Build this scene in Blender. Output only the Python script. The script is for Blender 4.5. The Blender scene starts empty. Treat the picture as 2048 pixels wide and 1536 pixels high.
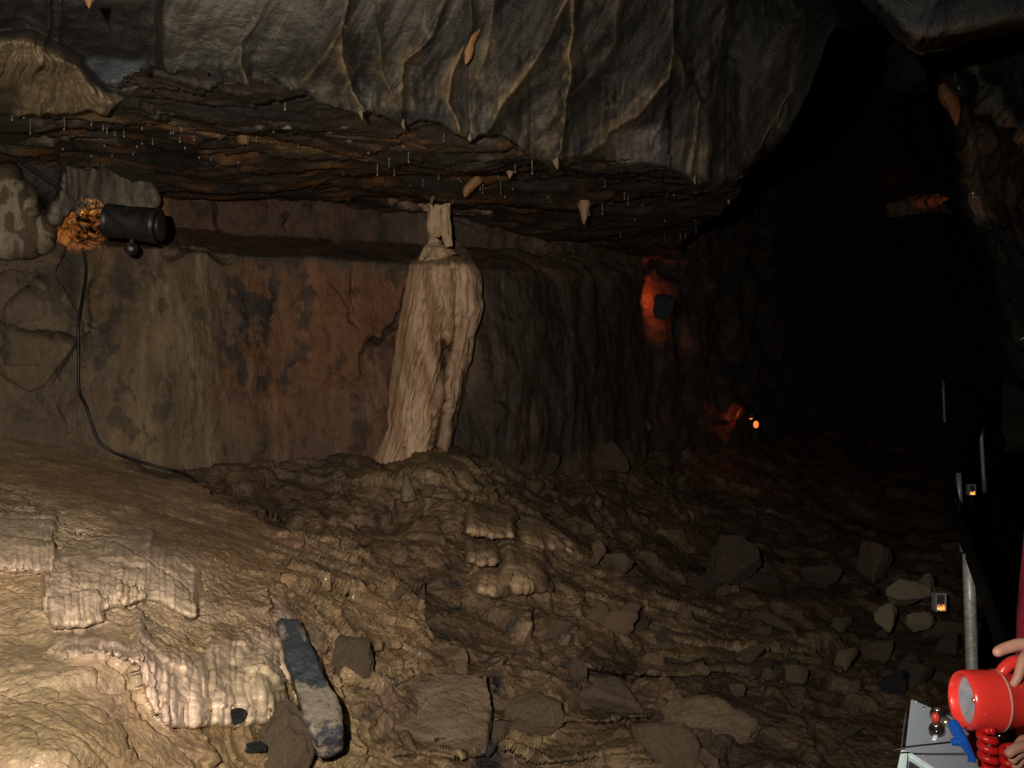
import bpy, math, random
import numpy as np
from mathutils import Vector, Matrix
random.seed(7); RNG = np.random.default_rng(11)
SC = bpy.context.scene
COLL = SC.collection
# ------------------------------------------------------------------ camera, light, exposure
F = 2048 * 35.0 / 36.0            # focal length in photo pixels
cam = bpy.data.cameras.new('camera'); cam.lens = 35; cam.sensor_width = 36
cam.clip_start = 0.02; cam.clip_end = 300
camo = bpy.data.objects.new('camera', cam); COLL.objects.link(camo)
camo.location = (0, 0, 0); camo.rotation_euler = (math.radians(90), 0, 0)
SC.camera = camo
SC.view_settings.view_transform = 'Standard'
try: SC.view_settings.look = 'None'
except Exception: pass
SC.view_settings.exposure = 0; SC.view_settings.gamma = 1
SC.view_settings.use_curve_mapping = False
W = bpy.data.worlds.new('World'); SC.world = W; W.use_nodes = True
W.node_tree.nodes['Background'].inputs[0].default_value = (0.7, 0.8, 1.0, 1)
W.node_tree.nodes['Background'].inputs[1].default_value = 0.0012
SC.cycles.max_bounces = 4; SC.cycles.diffuse_bounces = 2; SC.cycles.glossy_bounces = 2
SC.cycles.caustics_reflective = False; SC.cycles.caustics_refractive = False

def at(px, py, y):
    return Vector(((px - 1024) / F * y, y, (768 - py) / F * y))

FLASH_W = 650
fl = bpy.data.lights.new('camera_flash', 'SPOT'); fl.energy = FLASH_W; fl.color = (1.0, 0.905, 0.77)
fl.spot_size = math.radians(98); fl.spot_blend = 1.0; fl.shadow_soft_size = 0.022
flo = bpy.data.objects.new('camera_flash', fl); COLL.objects.link(flo)
flo.location = (-0.26, 0.0, 0.20)
flo.rotation_euler = (at(740, 850, 6.0) - flo.location).to_track_quat('-Z', 'Y').to_euler()

# ------------------------------------------------------------------ helpers
def tag(o, label=None, cat=None, group=None, kind=None):
    if label: o['label'] = label
    if cat: o['category'] = cat
    if group: o['group'] = group
    if kind: o['kind'] = kind
    return o
def empty(name, loc, label, cat, group=None):
    o = bpy.data.objects.new(name, None); COLL.objects.link(o); o.location = loc
    o.empty_display_size = 0.05
    return tag(o, label, cat, group)
def link(name, me, parent=None, mat=None):
    o = bpy.data.objects.new(name, me); COLL.objects.link(o)
    if mat: me.materials.clear(); me.materials.append(mat)
    if parent:
        o.parent = parent; o.location = -parent.location
    return o
def copy_tree(o):
    c = o.copy(); COLL.objects.link(c)
    for ch in o.children:
        d = ch.copy(); COLL.objects.link(d); d.parent = c
    return c

_T = RNG.permutation(256).astype(np.int32); _T = np.concatenate([_T, _T])
_G = RNG.normal(size=(256, 3)).astype(np.float32); _G /= np.linalg.norm(_G, axis=1)[:, None]
def noise(x, y, z):
    x = np.asarray(x, np.float32); y = np.asarray(y, np.float32); z = np.asarray(z, np.float32)
    x, y, z = np.broadcast_arrays(x, y, z)
    xi = np.floor(x).astype(np.int32); yi = np.floor(y).astype(np.int32); zi = np.floor(z).astype(np.int32)
    fx = x - xi; fy = y - yi; fz = z - zi
    u = fx * fx * fx * (fx * (fx * 6 - 15) + 10); v = fy * fy * fy * (fy * (fy * 6 - 15) + 10); w = fz * fz * fz * (fz * (fz * 6 - 15) + 10)
    xi &= 255; yi &= 255; zi &= 255
    r = 0
    for a in (0, 1):
        wa = u if a else 1 - u; A = _T[(xi + a) & 255]
        for b in (0, 1):
            wb = v if b else 1 - v; B = _T[(A + yi + b) & 255]
            for c in (0, 1):
                wc = w if c else 1 - w; g = _G[_T[(B + zi + c) & 255]]
                r = r + wa * wb * wc * (g[..., 0] * (fx - a) + g[..., 1] * (fy - b) + g[..., 2] * (fz - c))
    return r * 1.6
def fbm(x, y, z, o=3, g=0.5, l=2.03):
    r = 0; a = 1; 
    for i in range(o):
        r = r + a * noise(x, y, z); x = x * l + 13.7; y = y * l + 5.1; z = z * l + 9.9; a *= g
    return r
def ridged(x, y, z, o=2, g=0.5):
    r = 0; a = 1
    for i in range(o):
        r = r + a * (1 - np.abs(noise(x, y, z)) * 2); x = x * 2.1 + 3.7; y = y * 2.1 + 1.1; z = z * 2.1 + 7.9; a *= g
    return r
def cells(x, y, z, s=5):
    """voronoi: returns F1, F2, three random numbers of the nearest cell, offset to its point"""
    xi = np.floor(x).astype(np.int32); yi = np.floor(y).astype(np.int32); zi = np.floor(z).astype(np.int32)
    f1 = np.full(x.shape, 9., np.float32); f2 = f1.copy()
    idd = np.zeros(x.shape, np.int32); ox = np.zeros_like(f1); oy = ox.copy(); oz = ox.copy()
    R = np.random.default_rng(s).random((512, 3)).astype(np.float32)
    for a in (-1, 0, 1):
        for b in (-1, 0, 1):
            for c in (-1, 0, 1):
                h = _T[(_T[(_T[(xi + a) & 255] + yi + b) & 255] + zi + c) & 255]
                p = R[h]
                dx = xi + a + p[..., 0] - x; dy = yi + b + p[..., 1] - y; dz = zi + c + p[..., 2] - z
                d = np.sqrt(dx * dx + dy * dy + dz * dz)
                m = d < f1
                f2 = np.where(m, f1, np.minimum(f2, d)); f1 = np.where(m, d, f1)
                idd = np.where(m, h, idd); ox = np.where(m, dx, ox); oy = np.where(m, dy, oy); oz = np.where(m, dz, oz)
    return f1, f2, R[(idd + 77) & 511], ox, oy, oz
def sm(x, a, b):
    t = np.clip((x - a) / (b - a), 0, 1); return t * t * (3 - 2 * t)
def tps(pts):
    P = np.array(pts, float); X = P[:, :2] / 500.; V = np.log(P[:, 2]); n = len(P)
    def k(r2): return np.where(r2 > 0, r2 * np.log(np.maximum(r2, 1e-12)), 0) * .5
    d2 = ((X[:, None] - X[None]) ** 2).sum(-1)
    A = np.zeros((n + 3, n + 3)); A[:n, :n] = k(d2) + np.eye(n) * 0.004; A[:n, n] = 1; A[:n, n + 1:] = X
    A[n:, :n] = A[:n, n:].T
    s = np.linalg.solve(A, np.concatenate([V, [0, 0, 0]]))
    def f(px, py):
        x = px / 500.; y = py / 500.
        r = s[n] + s[n + 1] * x + s[n + 2] * y
        for i in range(n):
            r = r + s[i] * k((x - X[i, 0]) ** 2 + (y - X[i, 1]) ** 2)
        return np.exp(r)
    return f

class Patch:
    """a rock surface: rows and columns of points with real distances, displaced and coloured in space"""
    def __init__(s, us, vs, depth):
        s.us = np.array(us, np.float32); s.vs = np.array(vs, np.float32)
        s.PX, s.PY = np.meshgrid(s.us, s.vs)
        s.D = depth(s.PX, s.PY).astype(np.float32)
        s.update()
        s.col = np.zeros(s.PX.shape + (3,), np.float32); s.al = np.ones(s.PX.shape, np.float32); s.wx = s.PX; s.wy = s.PY
    def update(s):
        s.X = (s.PX - 1024) / F * s.D; s.Y = s.D.copy(); s.Z = (768 - s.PY) / F * s.D
    def pos(s): return np.stack([s.X, s.Y, s.Z], -1)
    def normals(s):
        P = s.pos(); du = np.gradient(P, axis=1); dv = np.gradient(P, axis=0)
        n = np.cross(dv, du); n /= np.linalg.norm(n, axis=-1)[..., None] + 1e-9
        flip = (n * P).sum(-1) > 0; n[flip] *= -1
        return n
    def push(s, h, n=None):
        n = s.normals() if n is None else n
        s.X = s.X + n[..., 0] * h; s.Y = s.Y + n[..., 1] * h; s.Z = s.Z + n[..., 2] * h
    def win(s, x0, x1, y0, y1):
        a = np.searchsorted(s.us, x0); b = np.searchsorted(s.us, x1); c = np.searchsorted(s.vs, y0); d = np.searchsorted(s.vs, y1)
        return (slice(max(0, c - 1), d + 1), slice(max(0, a - 1), b + 1))
    def line(s, pts, m, warp=True):
        """signed distance (left/right), t along, in the window round a polyline"""
        xs = [p[0] for p in pts]; ys = [p[1] for p in pts]
        w = s.win(min(xs) - m, max(xs) + m, min(ys) - m, max(ys) + m)
        px = (s.wx if warp else s.PX)[w]; py = (s.wy if warp else s.PY)[w]
        best = np.full(px.shape, 1e9, np.float32); sg = np.ones_like(best); tt = np.zeros_like(best)
        L = [math.dist(pts[i], pts[i + 1]) for i in range(len(pts) - 1)]; tot = sum(L); acc = 0
        for i in range(len(pts) - 1):
            ax, ay = pts[i]; bx, by = pts[i + 1]; dx = bx - ax; dy = by - ay; q = dx * dx + dy * dy
            t = np.clip(((px - ax) * dx + (py - ay) * dy) / q, 0, 1)
            d = np.hypot(px - ax - t * dx, py - ay - t * dy); c = dx * (py - ay) - dy * (px - ax)
            k = d < best
            best = np.where(k, d, best); sg = np.where(k, np.sign(c), sg); tt = np.where(k, (acc + t * L[i]) / tot, tt)
            acc += L[i]
        return w, best, sg, tt
    def poly(s, pts, soft=8, warp=True):
        pts = list(pts); w, d, _, _ = s.line(pts + [pts[0]], soft + 30, warp)
        px = (s.wx if warp else s.PX)[w]; py = (s.wy if warp else s.PY)[w]
        ins = np.zeros(px.shape, bool); n = len(pts)
        for i in range(n):
            x0, y0 = pts[i]; x1, y1 = pts[(i + 1) % n]
            if y0 == y1: continue
            c = ((y0 > py) != (y1 > py)) & (px < (x1 - x0) * (py - y0) / (y1 - y0) + x0)
            ins ^= c
        sd = np.where(ins, d, -d)
        return w, sm(sd, -soft, soft)
    def paint(s, w, m, c):
        m = m[..., None]; s.col[w] = s.col[w] * (1 - m) + np.array(c, np.float32) * m
    def full(s): return (slice(None), slice(None))
    def lip(s, pts, h, a, end=6, p=1.3, drop=8.0):
        """a hanging edge: rock swells out down to the line pts and drops back below it"""
        xs = np.array([q[0] for q in pts], float); ys = np.array([q[1] for q in pts], float)
        w = s.win(xs[0] - end, xs[-1] + end, ys.min() - h - 10, ys.max() + 12)
        px = s.wx[w]; py = s.wy[w]; yb = np.interp(px, xs, ys)
        r = np.clip((py - (yb - h)) / h, 0, 1) ** p * (1 - sm(py, yb, yb + drop))
        r = r * sm(px, xs[0] - end, xs[0] + end) * (1 - sm(px, xs[-1] - end, xs[-1] + end))
        s.D[w] -= r * a
        return w, r
    def mesh(s, mask=None):
        P = s.pos().reshape(-1, 3); nv, nu = s.PX.shape
        i = np.arange(nv * nu).reshape(nv, nu)
        q = np.stack([i[:-1, :-1], i[1:, :-1], i[1:, 1:], i[:-1, 1:]], -1)
        if mask is not None: q = q[mask[:-1, :-1]]
        q = q.reshape(-1, 4); used, inv = np.unique(q, return_inverse=True); inv = inv.reshape(-1)
        me = bpy.data.meshes.new('m'); me.vertices.add(len(used)); me.vertices.foreach_set('co', P[used].ravel().astype(np.float32))
        nf = len(q); me.loops.add(nf * 4); me.loops.foreach_set('vertex_index', inv.astype(np.int32))
        me.polygons.add(nf); me.polygons.foreach_set('loop_start', np.arange(nf, dtype=np.int32) * 4)
        me.polygons.foreach_set('use_smooth', np.ones(nf, bool))
        me.update(calc_edges=True)
        ca = me.color_attributes.new('Col', 'FLOAT_COLOR', 'POINT')
        c = np.concatenate([np.clip(s.col.reshape(-1, 3)[used], 0, 1), s.al.reshape(-1)[used][:, None]], 1)
        ca.data.foreach_set('color', c.ravel().astype(np.float32))
        return me
    def look(s, px, py):
        """the surface point nearest a direction"""
        X = 1024 + F * s.X / s.Y; Y = 768 - F * s.Z / s.Y
        w = s.win(px - 40, px + 40, py - 40, py + 40)
        d = (X[w] - px) ** 2 + (Y[w] - py) ** 2; k = np.unravel_index(np.argmin(d), d.shape)
        return Vector((float(s.X[w][k]), float(s.Y[w][k]), float(s.Z[w][k])))

def axis(segs):
    r = []
    for a, b, st in segs: r += list(np.arange(a, b, st))
    r.append(segs[-1][1]); return r

# ------------------------------------------------------------------ materials
def N(nt, t, **k):
    n = nt.nodes.new(t)
    for a, b in k.items(): setattr(n, a, b)
    return n
def rock_mat(name, color=None, rough=0.55, rvar=0.25, bump=0.4, bscale=60, mott=0.35, aniso=(1, 1, 1), spec=0.5, fine=260, obj=False, coat=0.0, dirt=None, scaly=0):
    m = bpy.data.materials.new(name); m.use_nodes = True; nt = m.node_tree; L = nt.links.new
    b = nt.nodes['Principled BSDF']
    tc = N(nt, 'ShaderNodeTexCoord'); mp = N(nt, 'ShaderNodeMapping'); mp.inputs['Scale'].default_value = aniso
    L(tc.outputs['Object'], mp.inputs[0])
    if color is None:
        a = N(nt, 'ShaderNodeAttribute', attribute_name='Col'); base = a.outputs['Color']
    else:
        a = N(nt, 'ShaderNodeRGB'); a.outputs[0].default_value = (*color, 1); base = a.outputs[0]
    n1 = N(nt, 'ShaderNodeTexNoise'); n1.inputs['Scale'].default_value = bscale * .35; n1.inputs['Detail'].default_value = 6; n1.inputs['Roughness'].default_value = .65
    n2 = N(nt, 'ShaderNodeTexNoise'); n2.inputs['Scale'].default_value = fine; n2.inputs['Detail'].default_value = 3
    L(mp.outputs[0], n1.inputs[0]); L(tc.outputs['Object'], n2.inputs[0])
    ad = N(nt, 'ShaderNodeMath', operation='MULTIPLY_ADD'); L(n2.outputs[0], ad.inputs[0]); ad.inputs[1].default_value = .5; L(n1.outputs[0], ad.inputs[2])
    mr = N(nt, 'ShaderNodeMapRange'); L(ad.outputs[0], mr.inputs[0])
    mr.inputs[1].default_value = .45; mr.inputs[2].default_value = 1.05; mr.inputs[3].default_value = 1 - mott; mr.inputs[4].default_value = 1 + mott
    mx = N(nt, 'ShaderNodeVectorMath', operation='SCALE'); L(base, mx.inputs[0]); L(mr.outputs[0], mx.inputs['Scale'])
    last = mx.outputs[0]
    if dirt:
        n4 = N(nt, 'ShaderNodeTexNoise'); n4.inputs['Scale'].default_value = dirt[1]; n4.inputs['Detail'].default_value = 7; n4.inputs['Roughness'].default_value = .7
        L(tc.outputs['Object'], n4.inputs[0])
        cr = N(nt, 'ShaderNodeMapRange'); L(n4.outputs[0], cr.inputs[0]); cr.inputs[1].default_value = dirt[2]; cr.inputs[2].default_value = dirt[2] + .05
        mi = N(nt, 'ShaderNodeMix', data_type='RGBA'); L(cr.outputs[0], mi.inputs[0]); L(last, mi.inputs[6]); mi.inputs[7].default_value = (*dirt[0], 1); last = mi.outputs[2]
    if obj:
        oi = N(nt, 'ShaderNodeObjectInfo'); om = N(nt, 'ShaderNodeMapRange'); L(oi.outputs['Random'], om.inputs[0]); om.inputs[3].default_value = .7; om.inputs[4].default_value = 1.12
        os_ = N(nt, 'ShaderNodeVectorMath', operation='SCALE'); L(last, os_.inputs[0]); L(om.outputs[0], os_.inputs['Scale']); last = os_.outputs[0]
    L(last, b.inputs['Base Color'])
    n3 = N(nt, 'ShaderNodeTexNoise'); n3.inputs['Scale'].default_value = bscale * .15; n3.inputs['Detail'].default_value = 5; L(tc.outputs['Object'], n3.inputs[0])
    rr = N(nt, 'ShaderNodeMapRange'); L(n3.outputs[0], rr.inputs[0]); rr.inputs[1].default_value = .35; rr.inputs[2].default_value = .65
    rr.inputs[3].default_value = rough - rvar; rr.inputs[4].default_value = rough + rvar; L(rr.outputs[0], b.inputs['Roughness'])
    b.inputs['Specular IOR Level'].default_value = spec; b.inputs['Coat Weight'].default_value = coat; b.inputs['Coat Roughness'].default_value = .12
    nb = N(nt, 'ShaderNodeTexNoise'); nb.inputs['Scale'].default_value = bscale; nb.inputs['Detail'].default_value = 7; nb.inputs['Roughness'].default_value = .62; L(mp.outputs[0], nb.inputs[0])
    bp = N(nt, 'ShaderNodeBump'); bp.inputs['Strength'].default_value = bump; bp.inputs['Distance'].default_value = .02; 
    if scaly:
        vo = N(nt, 'ShaderNodeTexVoronoi', feature='SMOOTH_F1'); vo.inputs['Scale'].default_value = scaly; vo.inputs['Smoothness'].default_value = .25
        wv = N(nt, 'ShaderNodeVectorMath', operation='MULTIPLY_ADD'); L(nb.outputs['Color'], wv.inputs[0]); wv.inputs[1].default_value = (.03, .03, .03); L(mp.outputs[0], wv.inputs[2]); L(wv.outputs[0], vo.inputs[0])
        ma = N(nt, 'ShaderNodeMath', operation='MULTIPLY_ADD'); L(vo.outputs['Distance'], ma.inputs[0]); ma.inputs[1].default_value = -.55; L(nb.outputs[0], ma.inputs[2]); L(ma.outputs[0], bp.inputs['Height'])
    else: L(nb.outputs[0], bp.inputs['Height'])
    if color is None:
        bm_ = N(nt, 'ShaderNodeMath', operation='MULTIPLY'); L(a.outputs['Alpha'], bm_.inputs[0]); bm_.inputs[1].default_value = bump; L(bm_.outputs[0], bp.inputs['Strength'])
    L(bp.outputs[0], b.inputs['Normal'])
    return m
def plain(name, color, rough=.4, metal=0., emit=None, es=0., bump=0., bs=200, spec=.5, coat=0., trans=0., mott=.12, ior=1.45):
    m = bpy.data.materials.new(name); m.use_nodes = True; nt = m.node_tree; L = nt.links.new; b = nt.nodes['Principled BSDF']
    tc = N(nt, 'ShaderNodeTexCoord'); n = N(nt, 'ShaderNodeTexNoise'); n.inputs['Scale'].default_value = bs; n.inputs['Detail'].default_value = 5
    L(tc.outputs['Object'], n.inputs[0]); mr = N(nt, 'ShaderNodeMapRange'); L(n.outputs[0], mr.inputs[0]); mr.inputs[1].default_value = .3; mr.inputs[2].default_value = .7
    mr.inputs[3].default_value = 1 - mott; mr.inputs[4].default_value = 1 + mott
    sc = N(nt, 'ShaderNodeVectorMath', operation='SCALE'); sc.inputs[0].default_value = color; L(mr.outputs[0], sc.inputs['Scale']); L(sc.outputs[0], b.inputs['Base Color'])
    b.inputs['Roughness'].default_value = rough; b.inputs['Metallic'].default_value = metal; b.inputs['Specular IOR Level'].default_value = spec
    b.inputs['Coat Weight'].default_value = coat; b.inputs['Transmission Weight'].default_value = trans; b.inputs['IOR'].default_value = ior
    if emit: b.inputs['Emission Color'].default_value = (*emit, 1); b.inputs['Emission Strength'].default_value = es
    if bump:
        bp = N(nt, 'ShaderNodeBump'); bp.inputs['Strength'].default_value = bump; bp.inputs['Distance'].default_value = .003; L(n.outputs[0], bp.inputs['Height']); L(bp.outputs[0], b.inputs['Normal'])
    return m

M_flow = rock_mat('wet_flowstone', rough=.38, rvar=.16, bump=.8, bscale=90, mott=.38, spec=.6, coat=.35, scaly=55)
M_floor = rock_mat('muddy_rock', rough=.55, rvar=.22, bump=.8, bscale=60, mott=.45, scaly=34, coat=.08)
M_wall = rock_mat('stained_wall', rough=.6, rvar=.2, bump=.7, bscale=80, mott=.4, aniso=(1.6, 1, .45), fine=150)
M_ceil = rock_mat('wet_ceiling', rough=.5, rvar=.25, bump=.6, bscale=35, mott=.5, fine=120)
M_brow = rock_mat('grey_limestone', rough=.6, rvar=.25, bump=.75, bscale=75, mott=.42, fine=150)
M_col = rock_mat('column_flowstone', rough=.45, rvar=.15, bump=.5, bscale=55, mott=.3, aniso=(1.5, 1.5, .35), fine=150)
M_far = rock_mat('far_rock', rough=.8, rvar=.1, bump=.8, bscale=9, mott=.4, fine=40)

# ------------------------------------------------------------------ large structure: floor
# px, py, distance in metres
FP = [(-600,1536,1.9),(0,1536,2.35),(250,1536,2.6),(500,1536,3.15),(750,1536,3.6),(1024,1536,3.95),(1300,1536,4.05),(1600,1536,4.1),(1900,1536,4.3),(2300,1536,4.4),
 (-600,1400,2.2),(0,1400,2.62),(250,1400,2.85),(500,1400,3.35),(750,1400,3.95),(1024,1400,4.35),(1300,1400,4.7),(1600,1400,4.9),(1900,1400,5.0),
 (0,1250,2.95),(200,1250,3.08),(400,1250,3.45),(600,1250,3.95),(800,1250,4.5),(1024,1250,4.95),(1300,1250,5.6),(1600,1250,6.1),(1850,1250,6.7),(2300,1250,7.5),
 (-600,1100,2.9),(0,1100,3.35),(200,1100,3.6),(400,1100,4.05),(600,1100,4.7),(800,1100,5.2),(1000,1100,5.6),(1200,1100,6.5),(1400,1100,7.6),(1700,1100,8.6),(1900,1100,9),
 (0,1000,3.9),(200,1000,4.3),(400,1000,5.05),(600,1000,5.6),(800,1000,5.95),(1000,1000,6.3),(1200,1000,7.6),(1500,1000,9.5),(1800,1000,11.5),
 (-300,930,4.1),(0,930,4.6),(200,930,5.3),(300,930,5.7),(500,930,6.0),(700,930,6.1),(830,925,6.02),(900,925,6.15),(1000,930,7.05),(1200,930,8.4),(1400,930,10.3),(1700,930,13),
 (0,872,5.3),(200,872,6.1),(500,872,6.9),(850,872,7.0),(1050,872,8.0),(1200,872,9.0),(1350,872,10.2),(1500,872,12.2),(1700,872,15.5),(2000,872,17),
 (1300,800,11),(1500,800,14.5),(1750,800,19),(2000,800,22),(900,800,9.5),(400,800,8),(0,800,6.5),
 (0,1800,1.9),(700,1800,2.9),(1500,1800,3.1),(2300,1800,3.2),(-600,2600,1.3),(700,2600,1.7),(2300,2600,1.75),(700,4200,.9),(2300,4200,.92),(-600,4200,.8)]
fdep = tps(FP)
us = axis([(-700, -20, 10), (-20, 1960, 2.4), (1960, 2700, 10)])
vs = axis([(796, 860, 3), (860, 1545, 2.1), (1545, 1800, 8), (1800, 4200, 40)])
fl_ = Patch(us, vs, fdep)
S = fl_
X, Y, Z = S.X, S.Y, S.Z
w1 = fbm(X * 2.6, Y * 2.6, Z * 2.6, 3); w2 = fbm(X * 2.6 + 31, Y * 2.6, Z * 2.6 + 17, 3)
S.wx = S.PX + 11 * w1; S.wy = S.PY + 8 * w2
# zones: the flowstone bank on the left, the middle flowstone, the rubble
BANK = [(-720, 780), (0, 868), (120, 878), (260, 925), (430, 990), (560, 1062), (700, 1075), (770, 1130), (850, 1220), (860, 1290), (840, 1350), (700, 1420), (760, 1536), (700, 1600), (700, 4300), (-720, 4300)]
w, m = S.poly(BANK, 10); bank = np.zeros_like(S.D); bank[w] = m
MID = [(700, 960), (800, 925), (870, 908), (980, 915), (1000, 960), (990, 990), (1040, 1000), (1120, 1060), (1180, 1100), (1290, 1160), (1400, 1190), (1550, 1250), (1560, 1310), (1440, 1310), (1250, 1290), (1120, 1230), (1010, 1215), (940, 1195), (925, 1080), (860, 1010), (780, 985)]
w, m = S.poly(MID, 12); mid = np.zeros_like(S.D); mid[w] = m * .8
for zp in ([(640, 1296), (760, 1280), (850, 1300), (845, 1345), (760, 1385), (650, 1390)], [(640, 1430), (740, 1440), (800, 1490), (960, 1500), (960, 1545), (620, 1550)], [(985, 1435), (1110, 1425), (1200, 1440), (1180, 1490), (1080, 1525), (990, 1500)],
           [(1250, 1285), (1400, 1275), (1560, 1300), (1700, 1330), (1560, 1350), (1300, 1345)], [(1100, 1500), (1300, 1490), (1420, 1545), (1060, 1550)], [(880, 1350), (980, 1345), (990, 1400), (930, 1385)]):
    w, m = S.poly(zp, 16); mid[w] = np.maximum(mid[w], m)
mid = np.clip(mid - bank, 0, 1)
rub = np.clip(1 - bank - mid, 0, 1)
bright = np.zeros_like(S.D); flt = np.zeros_like(S.D)
# the hanging flowstone curtains of the bank
def curtain(pts, h, a, end=5, drop=3.0):
    xs = np.array([q[0] for q in pts], float); ys = np.array([q[1] for q in pts], float)
    w = S.win(xs[0] - end, xs[-1] + end, ys.min() - h - 12, ys.max() + 14)
    px = S.PX[w] + .35 * (S.wx[w] - S.PX[w]); py = S.PY[w]; yb = np.interp(px, xs, ys) + 4 * noise(px / 16., px * 0, px * 0 + 3.3)
    D0 = fdep(px, yb); Dt = fdep(px, yb - h); t = np.clip((yb - py) / h, 0, 1)
    Df = D0 - a + (Dt - D0 + a) * t ** 1.7 
    side = sm(px, xs[0] - end, xs[0] + end * 2.2) * (1 - sm(px, xs[-1] - end * 2.2, xs[-1] + end)) * (1 - sm(py, yb, yb + drop))
    fl = np.abs(noise(px / 15. + .3 * noise(px / 60., py / 60., px * 0), py / 190., px * 0 + 6.5)) + .5 * np.abs(noise(px / 7.5, py / 120., px * 0 + 2.5))
    Df = Df - .045 * fl * (1 - t) ** .5 * sm(t, 0, .04)
    flt[w] = np.maximum(flt[w], fl * side * (py > yb - h) * (1 - sm(t, .6, 1)))
    cut = np.clip(S.D[w] - Df, 0, None) * side * (py > yb - h)
    S.D[w] -= cut; m = side * (1 - sm(t, .7, 1.0)) * (py > yb - h)
    bright[w] = np.maximum(bright[w], m)
curtain([(-60, 1146), (40, 1143), (92, 1147), (116, 1136)], 150, .07)
curtain([(82, 1205), (106, 1256), (150, 1254), (214, 1243)], 190, .07, end=5)
curtain([(196, 1224), (240, 1212), (270, 1206), (308, 1200)], 170, .07, end=4)
curtain([(286, 1194), (340, 1214), (378, 1236), (398, 1230)], 130, .06, end=6)
curtain([(268, 1330), (290, 1400), (330, 1452), (420, 1450)], 170, .07, end=8)
curtain([(410, 1446), (470, 1452), (530, 1442), (556, 1420)], 200, .06, end=8)
curtain([(548, 1300), (566, 1350), (600, 1400), (640, 1380)], 150, .03, end=8)
curtain([(100, 1300), (230, 1312), (300, 1340)], 40, .03, end=20, drop=14)
curtain([(1000, 1162), (1040, 1184), (1090, 1178)], 110, .16, end=10)
curtain([(1036, 1085), (1075, 1098), (1130, 1100), (1160, 1120)], 60, .10, end=8)
curtain([(944, 1180), (990, 1194), (1010, 1188)], 60, .10, end=8)
curtain([(934, 1122), (960, 1132), (996, 1124)], 50, .24, end=4)
curtain([(934, 1066), (985, 1074), (1030, 1076)], 64, .36, end=4)
# broad swells of the bank
def swell(cx, cy, rx, ry, a):
    w = S.win(cx - 2.5 * rx, cx + 2.5 * rx, cy - 2.5 * ry, cy + 2.5 * ry)
    S.D[w] -= a * np.exp(-((S.wx[w] - cx) / rx) ** 2 - ((S.wy[w] - cy) / ry) ** 2)
S.D0 = S.D.copy()
swell(120, 1480, 150, 90, .16); swell(300, 1300, 140, 55, .10); swell(130, 1340, 140, 40, .08); swell(500, 1230, 90, 60, .12); swell(360, 1100, 120, 50, .12)
swell(250, 1000, 150, 40, .12); swell(540, 1360, 50, 70, .12); swell(620, 1150, 80, 40, .08); swell(760, 1200, 60, 40, .10)
swell(900, 935, 110, 26, .22); swell(1040, 1120, 60, 75, .12); swell(1120, 1080, 60, 50, .15); swell(1150, 1180, 110, 36, .14)
swell(860, 1400, 120, 60, .16); swell(1330, 1260, 120, 30, .12); swell(1400, 1400, 130, 60, .18); swell(980, 1290, 90, 40, .1); swell(1700, 1280, 120, 40, .2)
# middle ledges
S.lip([(700, 968), (780, 958), (870, 990), (990, 992)], 60, .10, end=10)
S.lip([(1160, 1325), (1230, 1350), (1330, 1350), (1420, 1340), (1500, 1352), (1560, 1350)], 60, .30, end=14)
S.lip([(1180, 1195), (1250, 1215), (1330, 1205), (1420, 1230)], 35, .12, end=14)
S.lip([(1330, 1270), (1400, 1290), (1500, 1300), (1560, 1305)], 30, .14, end=14)
S.lip([(560, 1075), (640, 1085), (660, 1080)], 26, .10, end=8)
S.lip([(560, 1165), (700, 1180), (800, 1175), (860, 1190)], 40, .07, end=14)
S.lip([(600, 1290), (700, 1305), (800, 1290), (850, 1310)], 60, .12, end=10)
S.lip([(700, 1362), (760, 1372), (830, 1340), (850, 1330)], 40, .10, end=8)
S.lip([(980, 1440), (1100, 1432), (1180, 1440), (1300, 1430)], 50, .14, end=12)
S.lip([(780, 1500), (900, 1512), (1000, 1490), (1100, 1520), (1300, 1500)], 40, .12, end=14)
S.lip([(130, 985), (240, 975), (330, 990), (430, 1005), (520, 1040)], 22, .04, end=14, drop=14)
S.lip([(60, 925), (200, 940), (300, 965)], 22, .05, end=14, drop=12)
# the ground breaks away to a black pit right of the handrail
S.D += 9 * sm(S.PX - .06 * (S.PY - 1100), 1948, 1985) * (1 - sm(S.PY, 1500, 1600))
S.update(); X, Y, Z = S.X, S.Y, S.Z
n = S.normals(); steep = 1 - np.clip(np.abs(n[..., 2]), 0, 1)
# lumps
big = fbm(X * 1.7, Y * 1.7, Z * 1.7, 3)
h = .07 * big * (rub + mid * .5 + .25 * bank)
# scaly terraces of thin flowstone running across the slope
q = Y * 3.0 + Z * 2.2 + 1.4 * fbm(X * 1.5, Y * 2, Z * 2 + 4, 3); fr = q - np.floor(q)
q2 = Y * 8.0 + Z * 6 + 2.4 * fbm(X * 2.5 + 9, Y * 3, Z * 3, 3); fr2 = q2 - np.floor(q2)
lowbank = bank * sm(S.PX + .5 * (S.PY - 1100), 480, 620)
upbank = bank * (1 - sm(S.PY - .45 * S.PX, 930, 980))
terr = np.clip(lowbank + upbank + mid + rub * .35, 0, 1)
h += (terr - .8 * bank * (1 - lowbank)) * (.035 * (1 - fr) ** 2 + .014 * (1 - fr2) ** 2)
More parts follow.
